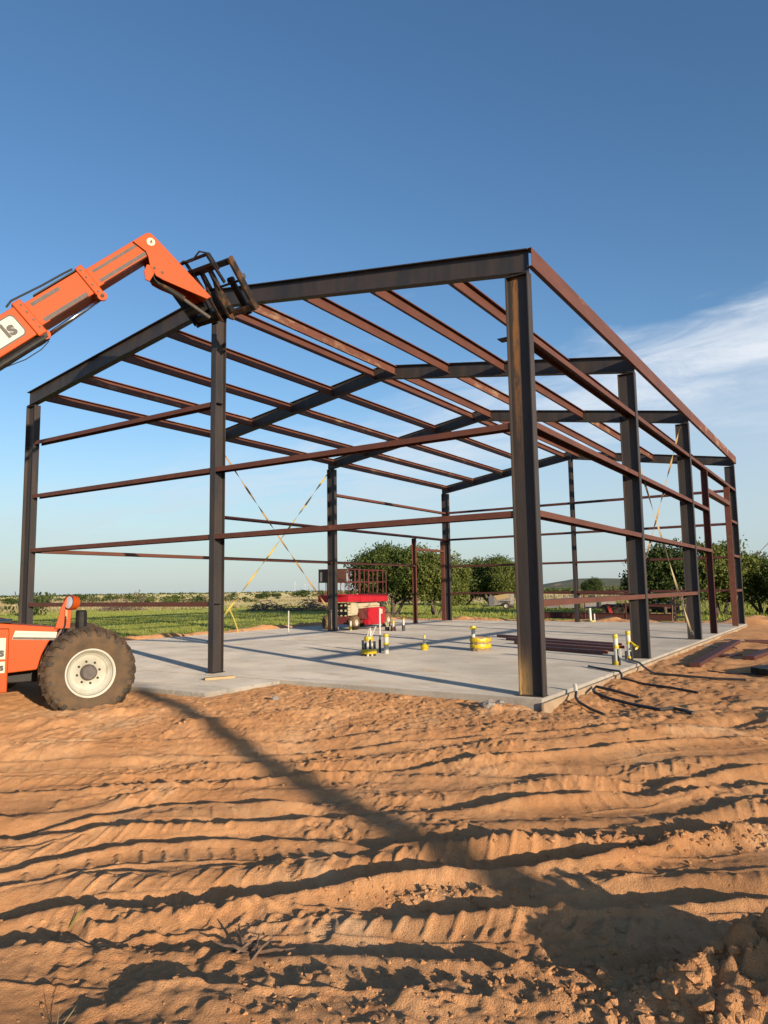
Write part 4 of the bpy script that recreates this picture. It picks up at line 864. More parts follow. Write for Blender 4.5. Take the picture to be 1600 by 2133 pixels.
ob = tag(MB().box(-.26, .26, -.045, .045, 0, .038).build('wood_block', 'bare_board', bevel=.004), 'short pale lumber block on the apron below the centre post', 'lumber'); ob.location = (-5.53, -.46, -.0105); ob.rotation_euler = (0, 0, 1.15)
ob = tag(MB().box(-.3, .3, -.15, .15, 0, .012).build('plywood_scrap', 'pale_siding'), 'pale scrap lying in the dirt beyond the hose ends', 'scrap'); ob.location = (1.88, 2.72, gz(1.88, 2.72)+.004); ob.scale = (.12, .12, 1)
# ------------------------------------------------------------------ ratchet straps
def strap(p0, p1, label, twist, m='strap_yellow', w=.05, tail=None):
    p0 = Vector(p0); p1 = Vector(p1); d = (p1-p0); L = d.length; d.normalize(); a0 = d.cross(Vector((0, 0, 1))).normalized(); b0 = d.cross(a0)
    mb = MB(); n = 60; vs = []
    for i in range(n+1):
        t = i/n; th = twist*2*PI*t+.4; a = a0*math.cos(th)+b0*math.sin(th); nn = d.cross(a); c = p0+d*L*t-Vector((0, 0, .05*math.sin(PI*t)))
        vs += [c-a*w/2-nn*.0015, c+a*w/2-nn*.0015, c+a*w/2+nn*.0015, c-a*w/2+nn*.0015]
    fs = [(i*4+k, i*4+(k+1) % 4, i*4+4+(k+1) % 4, i*4+4+k) for i in range(n) for k in range(4)]+[(3, 2, 1, 0), (n*4, n*4+1, n*4+2, n*4+3)]
    t = thing('ratchet_strap', label, 'strap', tuple(p1), world_coords=True)
    mb.add(vs, fs).build('webbing', m, t)
    q = p1-d*.12
    MB().bar(q-d*.09, q+d*.05, .07, .05, (0, 0, 1)).build('ratchet', 'grey_metal', t)
    MB().tube([q+d*.05, p1], .012, 6).build('hook', 'black_iron', t)
    if tail:
        tp = [Vector(x) for x in tail]; tv = []
        for x in tp: tv += [x+Vector((0, -.025, 0)), x+Vector((0, .025, 0)), x+Vector((.003, .025, 0)), x+Vector((.003, -.025, 0))]
        k = len(tp); MB().add(tv, [(i*4+j, i*4+(j+1) % 4, i*4+4+(j+1) % 4, i*4+4+j) for i in range(k-1) for j in range(4)]).build('strap_tail', m, t)
strap((-12.28, 5.95, 5.80), (-12.28, 11.44, .62), 'orange strap falling from upper left in the far side wall', 3.5, 'strap_orange', .062, [(-12.27, 11.40, .75), (-12.24, 11.36, .4), (-12.24, 11.38, .06)])
strap((-12.28, 11.44, 5.85), (-12.28, 6.05, .62), 'yellow strap falling from upper right in the far side wall', 3.0, 'strap_yellow', .062, [(-12.28, 6.40, .95), (-12.22, 6.55, .62), (-12.22, 6.70, .30), (-12.22, 6.72, .2)])
strap((-.20, 5.98, 4.60), (-.20, 11.40, .10), 'pale strap slanting down away from camera in the right wall', 2.0, 'strap_cream', .045)
strap((-.20, 11.40, 5.75), (-.20, 6.02, 1.45), 'twisted dark and yellow strap slanting towards camera in the right wall', 3.0, 'strap_orange', .045)
strap((-.20, 19.0, .25), (-.20, 20.2, 1.05), 'short pale strap at the foot of the farthest right column', .5, 'strap_orange', .05)

# ------------------------------------------------------------------ trees and scrub
def tree_parts(seed, h, r, nleaf, leaf, lsz, stems=3, flat=.8, low=.22, clump=.45):
    rg = np.random.RandomState(seed); rp = random.Random(seed)
    tb = MB(); tips = []
    def grow(p, d, ln, rad, lev):
        pts = [p]; rr = [rad]; q = Vector(p); dd = Vector(d)
        for k in range(4):
            dd = (dd+Vector((rp.gauss(0, .2), rp.gauss(0, .2), rp.gauss(0.03, .1)))).normalized(); q = q+dd*ln/4; pts.append(q.copy()); rr.append(rad*(1-.15*(k+1)))
        tb.tube(pts, rr, 5 if lev else 7, False)
        if lev >= 1: tips.extend([pts[-1], pts[3], pts[2]])
        if lev < 3:
            for k in range(3 if lev < 2 else 2):
                az = rp.uniform(0, 2*PI); nd = (dd*.55+Vector((math.cos(az), math.sin(az), rp.uniform(.0, .7)))*.8).normalized()
                grow(pts[rp.choice((2, 3, 4))], nd, ln*rp.uniform(.55, .8), rad*.5, lev+1)
    for k in range(stems):
        az = 2*PI*k/stems+rp.uniform(-.4, .4); grow(Vector((.12*math.cos(az), .12*math.sin(az), -.15)), Vector((.42*math.cos(az), .42*math.sin(az), 1)).normalized(), h*.42, .02*h+.03, 0)
    tp = np.array([tuple(t) for t in tips])
    sc = np.array([r/max(1e-3, np.percentile(np.hypot(tp[:, 0], tp[:, 1]), 85)), 1, 1])[0]
    hz = h*.9/max(1e-3, tp[:, 2].max())
    tb.v = [(x*sc, y*sc, z*hz) if z > 0.3 else (x, y, z) for x, y, z in tb.v]
    tp = tp*np.array([sc, sc, hz])
    # extra clump centres so that the outline is uneven
    ex = rg.randn(len(tp)//2, 3)*np.array([r*.45, r*.45, h*.16])+np.array([0, 0, h*.55]); th_ = rg.uniform(0, 2*PI, 90); rr_ = r*np.sqrt(rg.uniform(0, 1, 90))*.85; fz = rg.uniform(.22, .86, 90); fill = np.stack([rr_*np.cos(th_)*(1-.5*np.abs(fz-.5)), rr_*np.sin(th_)*(1-.5*np.abs(fz-.5)), fz*h], 1); cs = np.concatenate([tp, ex, fill]); cs = cs[cs[:, 2] > h*low]
    ci = rg.randint(0, len(cs), nleaf); c = cs[ci]+rg.randn(nleaf, 3)*clump*np.array([r*.26, r*.26, h*.085])
    el = (np.hypot(c[:, 0], c[:, 1])/(r*1.12))**2+((c[:, 2]-h*.5)/(h*.56))**2; c = c[(c[:, 2] > h*low*.6) & (el < 1.0+.25*rg.rand(len(c)))]; n = len(c)
    d = rg.randn(n, 3); d /= np.linalg.norm(d, axis=1)[:, None]; e = np.cross(d, rg.randn(n, 3)); e /= np.linalg.norm(e, axis=1)[:, None]
    s = lsz*rg.uniform(.6, 1.4, n)[:, None]
    v = np.stack([c-d*s, c+e*s*.45, c+d*s, c-e*s*.45], 1).reshape(-1, 3)
    me_ = fast_mesh('crown', v, 4, leaf)
    return tb, me_
def make_tree(name, label, cat, loc, group=None, rz=0.0, **k):
    t = thing(name, label, cat, loc, rz, group, world_coords=False); tb, me_ = tree_parts(**k)
    tb.build('trunk', 'bark', t, smooth=True); c = bpy.data.objects.new('crown', me_); COL.objects.link(c); c.parent = t; return t
def zt(x, y): return float(ground_h(np.array([x]), np.array([y]), False)[0])
def place(t, x, y, s=1.0, rz=0.0, label=None):
    c = copy_tree(t); c.location = (x, y, zt(x, y)-.05); c.scale = (s, s, s); c.rotation_euler = (0, 0, rz)
    if label: c['label'] = label
    return c
GT = 'trees behind the steel frame'
A = make_tree('mesquite_tree', 'biggest dense green tree just right of the red lift', 'tree', (-22.6, 31.6, zt(-22.6, 31.6)), GT, 0.3, seed=4, h=5.1, r=2.9, nleaf=34000, leaf='leaf_green', lsz=.10, stems=4, low=.03)
B = make_tree('mesquite_tree', 'lighter green tree between the far door posts', 'tree', (-19.6, 32.2, zt(-19.6, 32.2)), GT, 1.1, seed=8, h=4.4, r=2.0, nleaf=25000, leaf='leaf_light', lsz=.095, stems=3, low=.02)
Ct = make_tree('mesquite_tree', 'dark round tree left of the far right columns', 'tree', (-5.35, 33.0, zt(-5.35, 33)), GT, 2.0, seed=15, h=4.2, r=2.1, nleaf=26000, leaf='leaf_dark', lsz=.10, stems=3, low=.05)
place(B, -2.9, 34.4, 1.0, 2.2, 'tall green tree seen between the right wall posts')
place(A, -.9, 35.6, .72, 4.0, 'rounded tree just right of the last right column')
place(B, .9, 34.0, .70, .7, 'low light tree at the right picture edge')
place(Ct, -31.0, 58.5, 1.12, .4, 'distant tree just right of the far left corner column')
place(A, -28.3, 59.5, 1.08, 2.6, 'tallest distant tree left of the near corner column')
place(B, -25.8, 58.0, 1.05, 5.1, 'distant tree behind the plywood trailer')
place(Ct, -37.0, 122, .85, 3.3, 'lone far tree in front of the mesa')
# bare tree and brush piles out on the range
def bare_tree(name, label, loc, h, seed):
    rp = random.Random(seed); tb = MB()
    def grow(p, d, ln, rad, lev):
        pts = [p]; rr = [rad]; q = Vector(p); dd = Vector(d)
        for k in range(3):
            dd = (dd+Vector((rp.gauss(0, .2), rp.gauss(0, .2), rp.gauss(.05, .12)))).normalized(); q = q+dd*ln/3; pts.append(q.copy()); rr.append(max(.012, rad*(1-.2*(k+1))))
        tb.tube(pts, rr, 4, False)
        if lev < 4:
            for k in range(3): az = rp.uniform(0, 2*PI); grow(pts[rp.choice((1, 2, 3))], (dd*.7+Vector((math.cos(az), math.sin(az), rp.uniform(0, .5)))*.7).normalized(), ln*.68, rad*.55, lev+1)
    grow(Vector((0, 0, -.1)), Vector((0, 0, 1)), h*.4, .035*h, 0)
    return tag(tb.build(name, 'dead_wood', origin=(0, 0, 0)), label, 'dead tree')
o = bare_tree('bare_tree', 'leafless grey tree standing out on the grassland at left', None, 3.0, 5); o.location = (-59, 40, zt(-59, 40))
o = bare_tree('bare_tree', 'leafless tree showing beside the centre front post', None, 3.2, 9); o.location = (-50, 41, zt(-50, 41))
def brush(label, x, y, r, h, seed):
    rp = random.Random(seed); tb = MB()
    for k in range(170):
        q = rp.random()**.5*r; az = rp.uniform(0, 2*PI); c = Vector((q*math.cos(az), q*math.sin(az), rp.uniform(0, 1)*h*(1-(q/r)**1.5))); d = Vector((rp.gauss(0, 1), rp.gauss(0, 1), rp.gauss(0, .45))).normalized(); l = rp.uniform(.25, .8)
        tb.tube([c-d*l, c+Vector((rp.gauss(0, .06), rp.gauss(0, .06), rp.gauss(0, .05))), c+d*l], [.035, .03, .012], 4, False)
    o = tb.build('brush_pile', 'dead_wood', origin=(0, 0, 0)); o.location = (x, y, zt(x, y)-.05); o['kind'] = 'thing'; del o['kind']
    return tag(o, label, 'brush pile', 'brush piles on the grassland')
brush('grey brush pile left of the bare tree on the grassland', -62.2, 39.6, 2.3, 1.5, 1)
brush('brush pile on the grass between the crossed straps', -41.4, 40, 1.9, 1.1, 2)
brush('brush pile just left of the red lift', -36.6, 40.2, 2.2, 1.2, 3)
brush('tangle of dead branches at the foot of the biggest tree', -22.9, 29.4, 1.4, 1.3, 4)
# shrubs on the range: two kinds, copied
def shrub_mesh(seed, leaf, n=420):
    rg = np.random.RandomState(seed); k = 26; cs = rg.randn(k, 3)*np.array([.55, .55, .22])+np.array([0, 0, .55]); c = cs[rg.randint(0, k, n)]+rg.randn(n, 3)*.17; c = c[c[:, 2] > .02]; n = len(c)
    d = rg.randn(n, 3); d /= np.linalg.norm(d, axis=1)[:, None]; e = np.cross(d, rg.randn(n, 3)); e /= np.linalg.norm(e, axis=1)[:, None]; s = .13*rg.uniform(.6, 1.4, n)[:, None]
    v = np.stack([c-d*s, c+e*s*.6, c+d*s, c-e*s*.6], 1).reshape(-1, 3)
    m_ = bpy.data.meshes.new('shrub'); m_.from_pydata(v.tolist(), [], [(4*i, 4*i+1, 4*i+2, 4*i+3) for i in range(n)]); m_.materials.append(MATS[leaf]); return m_
SH = [shrub_mesh(1, 'leaf_dark'), shrub_mesh(2, 'scrub_leaf'), shrub_mesh(3, 'leaf_green')]
rp = random.Random(21)
def polar(px, dist):
    a = math.atan((px-800)/1493.0); d = _r*math.sin(a)+Vector((math.sin(YAW), math.cos(YAW), 0))*math.cos(a); return CAM.x+d.x*dist, CAM.y+d.y*dist
cnt = 0
while cnt < 150:
    px = rp.uniform(-120, 740) if cnt < 85 else rp.uniform(1080, 1640); dist = rp.uniform(80, 330)
    if dist < 130 and rp.random() < .6: continue
    x, y = polar(px, dist); o = bpy.data.objects.new('shrub', SH[rp.randrange(3)]); COL.objects.link(o); s = rp.uniform(.6, 1.6)*(1.1 if dist > 150 else .7)
    o.location = (x, y, zt(x, y)-.08); o.scale = (s*rp.uniform(1, 1.7), s*rp.uniform(1, 1.7), s*rp.uniform(.75, 1.15)); o.rotation_euler = (0, 0, rp.uniform(0, 6))
    tag(o, 'low green shrub scattered over the dry rangeland', 'shrub', 'shrubs on the rangeland'); cnt += 1
x, y = polar(68, 68); o = bpy.data.objects.new('shrub', SH[0]); COL.objects.link(o); o.location = (x, y, zt(x, y)-.05); o.scale = (1.3, 1.3, 1.7)
tag(o, 'bushy dark shrub beside the far left corner column', 'shrub')
# far scrub belt closing the horizon
rg = np.random.RandomState(5); V = []; F = []
for dist, n, sz in ((380, 260, 1.3), (540, 600, 1.6), (780, 1100, 2.0), (1100, 1500, 2.7)):
    px = rg.uniform(-700, 2300, n); dd = dist*rg.uniform(.82, 1.2, n); aa = np.arctan((px-800)/1493.0)
    X = CAM.x+dd*(CY*np.sin(aa)+SY*np.cos(aa)); Y = CAM.y+dd*(-SY*np.sin(aa)+CY*np.cos(aa)); Z = ground_h(X, Y, False)-.4+sz*.42
    c = np.repeat(np.stack([X, Y, Z], 1), 5, 0); c = c+rg.randn(*c.shape)*np.array([sz*.6, sz*.6, sz*.26]); d = rg.randn(*c.shape); d /= np.linalg.norm(d, axis=1)[:, None]
    e2 = np.cross(d, rg.randn(*c.shape)); e2 /= np.linalg.norm(e2, axis=1)[:, None]; s = sz*.42*rg.uniform(.5, 1.2, len(c))[:, None]
    o_ = len(V); V += np.stack([c-d*s, c+e2*s*.8, c+d*s, c-e2*s*.8], 1).reshape(-1, 3).tolist(); F += [(o_+4*i, o_+4*i+1, o_+4*i+2, o_+4*i+3) for i in range(len(c))]
me_ = bpy.data.meshes.new('far_scrub'); me_.from_pydata(V, [], F); me_.materials.append(MATS['leaf_dark'])
o = bpy.data.objects.new('far_scrub', me_); COL.objects.link(o); o['kind'] = 'stuff'; tag(o, 'belt of dark scrub along the horizon', 'scrub')
# grass
def blades(name, n, region, hgt, wid, matn, seed, label, clumpy=True):
    rg = np.random.RandomState(seed); pts = region(rg, n); n = len(pts); x, y = pts[:, 0], pts[:, 1]; z = ground_h(x, y, False)-.02
    az = rg.uniform(0, 2*PI, n); hh = hgt*rg.uniform(.5, 1.4, n); w = wid*rg.uniform(.6, 1.3, n); ln = rg.randn(n, 2)*.35*hh[:, None]
    a = np.stack([x-np.cos(az)*w, y-np.sin(az)*w, z], 1); b = np.stack([x+np.cos(az)*w, y+np.sin(az)*w, z], 1); c = np.stack([x+ln[:, 0], y+ln[:, 1], z+hh], 1)
    v = np.stack([a, b, c], 1).reshape(-1, 3); m_ = fast_mesh(name, v, 3, matn)
    o = bpy.data.objects.new(name, m_); COL.objects.link(o); o['kind'] = 'stuff'; tag(o, label, 'grass'); return o
def reg_left(rg, n):
    d = rg.uniform(24, 95, n); px = rg.uniform(-60, 980, n); a = np.arctan((px-800)/1493.0); fx, fy = math.sin(YAW), math.cos(YAW)
    x = CAM.x+d*(CY*np.sin(a)+fx*np.cos(a)); y = CAM.y+d*(-SY*np.sin(a)+fy*np.cos(a)); k = ((x < -17.2+rg.randn(n)*.3) | (y > 27.5)) & (fbm(x/1.7, y/1.7, 3, 5) > -.28); return np.stack([x, y], 1)[k]
def reg_back(rg, n):
    d = rg.uniform(38, 90, n); px = rg.uniform(900, 1660, n); a = np.arctan((px-800)/1493.0); fx, fy = math.sin(YAW), math.cos(YAW)
    x = CAM.x+d*(CY*np.sin(a)+fx*np.cos(a)); y = CAM.y+d*(-SY*np.sin(a)+fy*np.cos(a)); k = y > 26.8+rg.randn(n)*.4; return np.stack([x, y], 1)[k]
def reg_dry(rg, n):
    d = rg.uniform(80, 230, n); px = rg.uniform(-60, 1660, n); a = np.arctan((px-800)/1493.0); fx, fy = math.sin(YAW), math.cos(YAW)
    x = CAM.x+d*(CY*np.sin(a)+fx*np.cos(a)); y = CAM.y+d*(-SY*np.sin(a)+fy*np.cos(a)); return np.stack([x, y], 1)[fbm(x/9, y/9, 3, 5) > -.1]
blades('grass', 42000, reg_left, .13, .03, 'grass_blade', 1, 'mown green grass left of the slab')
blades('meadow_grass', 16000, reg_back, .20, .04, 'grass_blade', 2, 'longer grass behind the frame under the trees')
blades('dry_grass', 24000, reg_dry, .42, .10, 'dry_grass', 3, 'dry tan grass across the rangeland')
# low red-banked mesa far behind
NX, NY = 120, 26; vs = []; fs = []
for j in range(NY):
    for i in range(NX):
        u = -420+i*640/(NX-1); t = j/(NY-1); prof = np.interp(u, [-420, -300, -245, -215, -200, -170, -140, -60, 60, 140, 220], [2, 3.0, 5.0, 9.6, 9.8, 8.2, 7.6, 7.2, 6.0, 5.0, 2])
        z = prof*(1-(1-min(1, t*2.2))**2)+.9*vnoise(np.array([u/14.]), np.array([t*6.]))[0]*min(1, t*3)-.6; vs.append((u, 600+t*160-18*math.sin(u*.02), float(z)))
fs = [(j*NX+i, j*NX+i+1, (j+1)*NX+i+1, (j+1)*NX+i) for j in range(NY-1) for i in range(NX-1)]
mat('mesa_scrub', (0.10, 0.11, 0.06), 0.95, 0.0, (0.17, 0.155, 0.09), 0.12, (0.4, 0.65), col3=(0.50, 0.28, 0.18), n3=0.03, a3=(0.60, 0.66))
o = MB().add(vs, fs).build('hills', 'mesa_scrub', smooth=True); o['kind'] = 'structure'

# ------------------------------------------------------------------ things in the yard behind
rk = thing('pipe_rack', 'long low red steel rack with thin posts past the far slab edge', 'rack', (-6.4, 24.0, 0), world_coords=True)
zr = .0
MB().extr(i_prof(.16, .30), (-9.7, 24, .13), (-3.1, 24, .05), (0, 1, 0), (0, 0, 1)).build('bottom_beam', 'dark_primer', rk)
for x, z1 in ((-9.28, 1.18), (-7.13, 1.12), (-5.26, 1.05), (-3.15, 1.03)): MB().tube([(x, 24, -.25), (x, 24, z1)], .035, 8).build('post', 'dark_primer', rk)
MB().tube([(-9.7, 24, 1.20), (-2.8, 24, 1.03)], .045, 8).build('top_rail', 'dark_primer', rk)
MB().extr(i_prof(.10, .12), (-5.4, 24.02, .62), (-3.05, 24.02, .56), (0, 1, 0), (0, 0, 1)).build('middle_rail', 'dark_primer', rk)
ld = thing('stepladder', 'open stepladder standing at the far right of the slab', 'ladder', (-2.55, 21.6, zt(-2.55, 21.6)), .3, world_coords=False)
for y, dx in ((-.35, 0), (.35, 0)):
    for x in (-.22, .22): MB().bar((x, y, 0), (x*.7, y*.12, 1.45), .03, .05).build('rail', 'dead_wood', ld)
for k in range(5): MB().bar((-.20+.012*k, -.35+.062*k, .25+.24*k), (.20-.012*k, -.35+.062*k, .25+.24*k), .02, .07).build('tread', 'dead_wood', ld)
tl = thing('plywood_trailer', 'small tipped cargo trailer with plywood side behind the frame', 'trailer', (-20.6, 45, zt(-20.6, 45)), .15, world_coords=False)
MB().prism([(-.55, -.55, .35), (.75, -.55, .42), (.80, -.55, 1.28), (-.62, -.55, 1.08)], (0, 1.1, 0)).build('box', 'pale_siding', tl)
MB().prism([(-.30, -.575, .75), (.72, -.575, .95), (.76, -.575, 1.30), (-.60, -.575, 1.12)], (0, .02, 0)).build('plywood_side', 'plywood', tl)
MB().prism([(-.95, -.60, .25), (-.55, -.60, .28), (-.66, -.60, 1.12), (-1.02, -.60, 1.06)], (0, 1.2, 0)).build('tailgate', 'grey_metal', tl)
MB().bar((-1.7, 0, .28), (.9, 0, .36), .12, .10).build('drawbar', 'grey_metal', tl)
for y in (-.65, .65):
    wh = MB().lathe([(.12, -.08), (.27, -.08), (.30, -.04), (.30, .04), (.27, .08), (.12, .08)], (.45, y, .30), (0, -1, 0), 20).build('wheel', 'tyre_rubber', tl)
    MB().lathe([(0, .05), (.06, .06), (.13, .085), (.15, .07)], (.45, y, .30), (0, -1 if y < 0 else 1, 0), 16).build('rim', 'cream_rim', wh)
    MB().bar((.05, y, .68), (.85, y, .68), .2, .04).build('fender', 'grey_metal', tl)
fb = thing('flatbed_trailer', 'dark flatbed trailer with a red flag parked behind the rack', 'trailer', (-7.9, 34.0, zt(-7.9, 34)), -.05, world_coords=False)
MB().box(-1.4, 2.4, -1.0, 1.0, .42, .56).build('deck', 'dark_primer', fb); MB().bar((-2.5, 0, .45), (-1.4, 0, .48), .12, .12).build('tongue', 'grey_metal', fb)
for x in (-.75, -.1):
    for y in (-.95, .95): MB().lathe([(0, -.09), (.33, -.09), (.36, 0), (.33, .09), (0, .09)], (x, y, .35), (0, -1, 0), 20).build('wheel', 'tyre_rubber', fb)
MB().prism([(-.72, -1.13, .62), (-.58, -1.13, .60), (-.40, -1.13, .18), (-.60, -1.13, .14)], (0, .012, .0)).build('flag', 'red_flag', fb)
MB().box(-1.2, 2.3, -.7, .5, .562, .66).build('load', 'dull_red_rail', fb)
for k, (x, w, h, lab) in enumerate(((-16.4, 1.1, .62, 'leftmost pale sheet of scrap siding past the rack'), (-15.0, 1.5, .85, 'pale sheet of scrap siding second past the rack'), (-13.4, 1.2, .70, 'pale sheet of scrap siding third past the rack'), (-12.1, 1.0, .80, 'rightmost pale sheet of scrap siding past the rack'))):
    zz = zt(x, 45); o = tag(MB().box(-w/2, w/2, -.02, .02, 0, h).build('siding_sheet', 'pale_siding'), lab, 'siding', 'scrap sheets beyond the rack'); o.location = (x, 45, zz+.12); o.rotation_euler = (-.25, .04*(k-1), .1*k)
tp = tag(MB().add([(i*.22, .12*math.sin(i*1.7), 0) for i in range(7)]+[(i*.22, .25+.1*math.sin(i*2.1+1), .5+.06*math.sin(i*2.3)) for i in range(7)]+[(i*.22, .7, .62+.05*math.sin(i)) for i in range(7)], [(r*7+i, r*7+i+1, (r+1)*7+i+1, (r+1)*7+i) for r in range(2) for i in range(6)]).build('tarp', 'black_tarp'), 'black tarp draped over a heap behind the right wall', 'tarp'); tp.location = (-6.9, 36, zt(-6.9, 36)+.22)
MB().box(-.1, 1.4, .3, .9, -.1, .45).build('heap', 'dead_wood', tp)
pk = tag(MB().box(-.9, .9, -.12, .12, 0, .12).build('timber', 'bare_board', bevel=.01), 'pale timber baulk lying below the black tarp', 'lumber'); pk.location = (-6.3, 35.2, zt(-6.3, 35.2)+.03); pk.rotation_euler = (0, 0, .1)
# ranch fence posts beyond the yard
for k in range(26):
    x = -20+k*.75; y = 47+.15*(k % 3); 
    o = bpy.data.objects.new('fence_post', FPM) if k else None
    if k == 0:
        o = MB().tube([(0, 0, -.2), (.02, 0, .6), (0, .01, 1.15)], [.06, .055, .05], 6).build('fence_post', 'dead_wood'); FPM = o.data
    else: COL.objects.link(o)
    o.location = (x, y, zt(x, y)); o.rotation_euler = (random.uniform(-.06, .06), random.uniform(-.06, .06), 0); tag(o, 'grey wooden post in the old fence row far behind the frame', 'fence post', 'posts of the old fence row')
# turbines on the skyline
for k, px in enumerate((613, 634)):
    x, y = polar(px, 3200); t = thing('wind_turbine', ('left' if k == 0 else 'right')+' of two tiny white wind turbines on the skyline', 'wind turbine', (x, y, -5), 1.0, world_coords=False)
    MB().tube([(0, 0, 0), (0, 0, 36)], [1.2, .8], 8).build('tower', 'white_pvc', t)
    for j in range(3): q = math.radians(90+120*j+25*k); MB().bar((0, -1.5, 36), (14*math.cos(q), -1.5, 36+14*math.sin(q)), .9, .3).build('blade', 'white_pvc', t)
# bare branch tip just showing at the right edge
wm = thing('bare_snag', 'thin bare branch tip against the sky at the right picture edge', 'branch', (-1.0, 60, zt(-1, 60)), 0, world_coords=False)
MB().tube([(1.5, 0, 0), (1.2, 0, 3.0), (.3, 0, 6.4), (-1.2, 0, 5.6), (-2.6, 0, 4.2)], [.14, .12, .07, .04, .02], 6).build('limb', 'dead_wood', wm)
for k in range(16): q = random.Random(k); MB().tube([(-2.2-.02*k, 0, 4.5), (-2.7+q.uniform(-.5, .35), q.uniform(-.2, .2), 4.1+q.uniform(-.35, .3))], [.016, .008], 4).build('twig', 'dead_wood', wm)
# pole whose shadow crosses the foreground
PX, PY = 0.52+.913*22.0, -4.62-.408*22.0
pl = thing('utility_pole', 'wooden pole behind the camera casting the long soft foreground shadow', 'pole', (PX, PY, zt(PX, PY)), 0, world_coords=False)
MB().tube([(0, 0, -.3), (0, 0, 3), (0, 0, 5.6)], [.20, .175, .15], 14).build('shaft', 'pole_wood', pl, smooth=True)

# ------------------------------------------------------------------ clods, twigs, stones
def rock_mesh(seed, m, name='clod'):
    rg = np.random.RandomState(seed); import bmesh
    bm = bmesh.new(); bmesh.ops.create_icosphere(bm, subdivisions=2, radius=1.0)
    ph = rg.rand(6)*6
    for v in bm.verts:
        c = v.co; f = 1+.22*math.sin(c.x*2.3+ph[0])*math.sin(c.y*2.7+ph[1])+.16*math.sin(c.z*4.1+ph[2]+c.x*3)+.10*math.sin(c.y*6.5+ph[3])*math.sin(c.z*5.7+ph[4])+rg.uniform(-.13, .13); v.co = Vector((c.x*f, c.y*f*.85, c.z*f*.7))
    me_ = bpy.data.meshes.new(name); bm.to_mesh(me_); bm.free(); return me_
def ab2w(a, b): return CAM.x+a*CY+b*SY, CAM.y-a*SY+b*CY
prot = []
for k in range(5):
    me_ = rock_mesh(k, None); v = np.array([tuple(q.co) for q in me_.vertices]); f = [tuple(p.vertices) for p in me_.polygons]; prot.append((v, f))
import bmesh
for k in range(8):
    bm = bmesh.new(); q = random.Random(50+k)
    for i in range(15):
        d = Vector((q.gauss(0, 1), q.gauss(0, 1), q.gauss(0, 1))).normalized()*q.uniform(.75, 1.1); bm.verts.new((d.x, d.y*q.uniform(.7, .95), d.z*.78))
    r_ = bmesh.ops.convex_hull(bm, input=bm.verts); bmesh.ops.delete(bm, geom=[g_ for g_ in r_['geom_interior'] if isinstance(g_, bmesh.types.BMVert)], context='VERTS')
    bmesh.ops.subdivide_edges(bm, edges=bm.edges[:], cuts=1, use_grid_fill=True)
    for v in bm.verts: v.co *= q.uniform(.9, 1.04)
    bm.verts.index_update(); prot.append((np.array([tuple(v.co) for v in bm.verts]), [tuple(v.index for v in f_.verts) for f_ in bm.faces])); bm.free()
rg = np.random.RandomState(12); V = []; F = []; nv = 0
spots = []
for k in range(260):   # around the heap on the right
    spots.append((rg.normal(1.02, .20), rg.normal(3.16, .26), abs(rg.normal(0, .015))+.006))
for k in range(900): spots.append((rg.normal(1.15, .35), rg.normal(3.12, .28), .003+.010*rg.power(.5)*rg.rand()**2))
for k in range(420): spots.append((rg.uniform(-.7, 1.9), rg.normal(3.15, .22), abs(rg.normal(0, .007))+.004))
for k in range(300): spots.append((rg.normal(1.6, .45), rg.normal(3.1, .3), abs(rg.normal(0, .012))+.005))
for k in range(160): spots.append((rg.normal(2.1, .45), rg.normal(4.98, .09), abs(rg.normal(0, .015))+.006))
for k in range(120): spots.append((rg.normal(.3, .35), rg.normal(4.22, .06), abs(rg.normal(0, .009))+.005))
for k in range(2600): spots.append((rg.uniform(-4.5, 5.5), rg.uniform(3.0, 9.5), abs(rg.normal(0, .005))+.003))
for k in range(700): spots.append((rg.uniform(-3, 6), rg.uniform(7.5, 12.0), abs(rg.normal(0, .010))+.004))
sa = np.array(spots); sxw = CAM.x+sa[:, 0]*CY+sa[:, 1]*SY; syw = CAM.y-sa[:, 0]*SY+sa[:, 1]*CY; szw = ground_h(sxw, syw)
for (x, y, z, s) in zip(sxw, syw, szw, sa[:, 2]):
    if -15.5 < x < .15 and -.2 < y < 20.6: continue
    if -8.5 < x < -4.4 and -1.9 < y < 0: continue
    v, f = prot[rg.randint(4, 13)]; th = rg.uniform(0, 2*PI); c, s_ = math.cos(th), math.sin(th); q = v*s*np.array([rg.uniform(.8, 1.4), 1, rg.uniform(.7, 1.2)]); w = np.stack([q[:, 0]*c-q[:, 1]*s_+x, q[:, 0]*s_+q[:, 1]*c+y, q[:, 2]+z+s*.12], 1)
    V.append(w); F += [tuple(i+nv for i in t) for t in f]; nv += len(w)
me_ = bpy.data.meshes.new('dirt_clods'); me_.from_pydata(np.concatenate(V).tolist(), [], F); me_.materials.append(MATS['site_soil'])
o = bpy.data.objects.new('dirt_clods', me_); COL.objects.link(o); o['kind'] = 'stuff'; tag(o, 'loose orange clods and crumbs over the ground', 'soil')
mat('twig_wood', (0.12, 0.07, 0.045), 0.9, 0.0, (0.22, 0.14, 0.09), 30.0, (0.4, 0.7))
rp = random.Random(4)
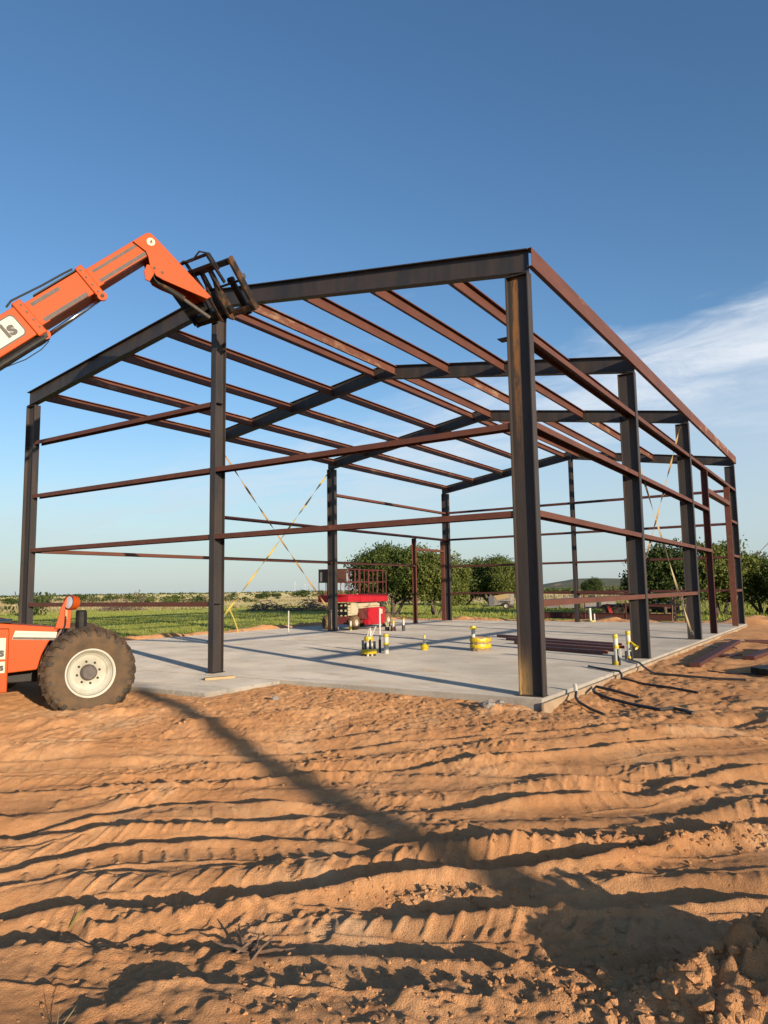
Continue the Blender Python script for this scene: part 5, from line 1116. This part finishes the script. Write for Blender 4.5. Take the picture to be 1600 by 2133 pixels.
a0, b0 = -.66, 3.66; x0, y0 = ab2w(a0, b0); tw = thing('dead_twigs', 'broken dry twigs lying in the dirt low in the foreground', 'twigs', (x0, y0, gz(x0, y0)), 0, world_coords=False)
for k, (da, db, up, ln) in enumerate(((-.20, .05, .10, 1), (-.08, .12, .14, 1), (.0, .16, .12, 1), (.16, .12, .10, 1), (.2, .03, .03, 1), (-.22, -.03, .02, 1), (.1, .14, .13, 1), (-.12, -.05, .02, 1))):
    dx = da*CY+db*SY; dy = -da*SY+db*CY
    ox, oy = rp.uniform(-.07, .07), rp.uniform(-.05, .05); dx *= .72; dy *= .72; up *= .5
    MB().tube([(ox-dx*.3, oy-dy*.3, .008), (ox+dx*.3+rp.uniform(-.01, .01), oy+dy*.3, up*.6+.01), (ox+dx*.6, oy+dy*.6+rp.uniform(-.01, .01), up*.8), (ox+dx, oy+dy, up)], [.008, .008, .006, .003], 5).build('twig', 'twig_wood', tw)
for k, (a, b, lab) in enumerate(((-1.69, 3.97, 'single green grass blade sprouting at the left foreground'), (-1.32, 3.02, 'pale dry grass sprig by the low hummock'))):
    x, y = ab2w(a, b); z = gz(x, y); t = thing('grass_sprig', lab, 'grass', (x, y, z), 0, world_coords=False)
    for j in range(3 if k else 2): q = rp.uniform(-.05, .05); MB().add([(-.004, 0, 0), (.004, 0, 0), (q*.6+.003, q, .06), (q, q*1.6, .10)], [(0, 1, 2), (0, 2, 3)]).build('blade', 'dry_grass' if k else 'grass_blade', t)
for k, (a, b, s, lab) in enumerate(((1.30, 9.35, .085, 'largest grey concrete lump on the dirt before the slab corner'), (1.45, 9.42, .055, 'medium grey lump right of the largest one before the slab'), (1.22, 9.48, .045, 'small grey lump left of the largest one before the slab'), (-1.55, 10.2, .06, 'grey lump on the dirt beside the apron'))):
    x, y = ab2w(a, b); me_ = rock_mesh(30+k, None, 'concrete_lump'); me_.materials.append(MATS['stone_grey']); o = bpy.data.objects.new('concrete_lump', me_); COL.objects.link(o); o.location = (x, y, gz(x, y)+s*.3); o.scale = (s, s, s); tag(o, lab, 'rubble')
for o in bpy.data.objects:
    if '_o' in o: del o['_o']
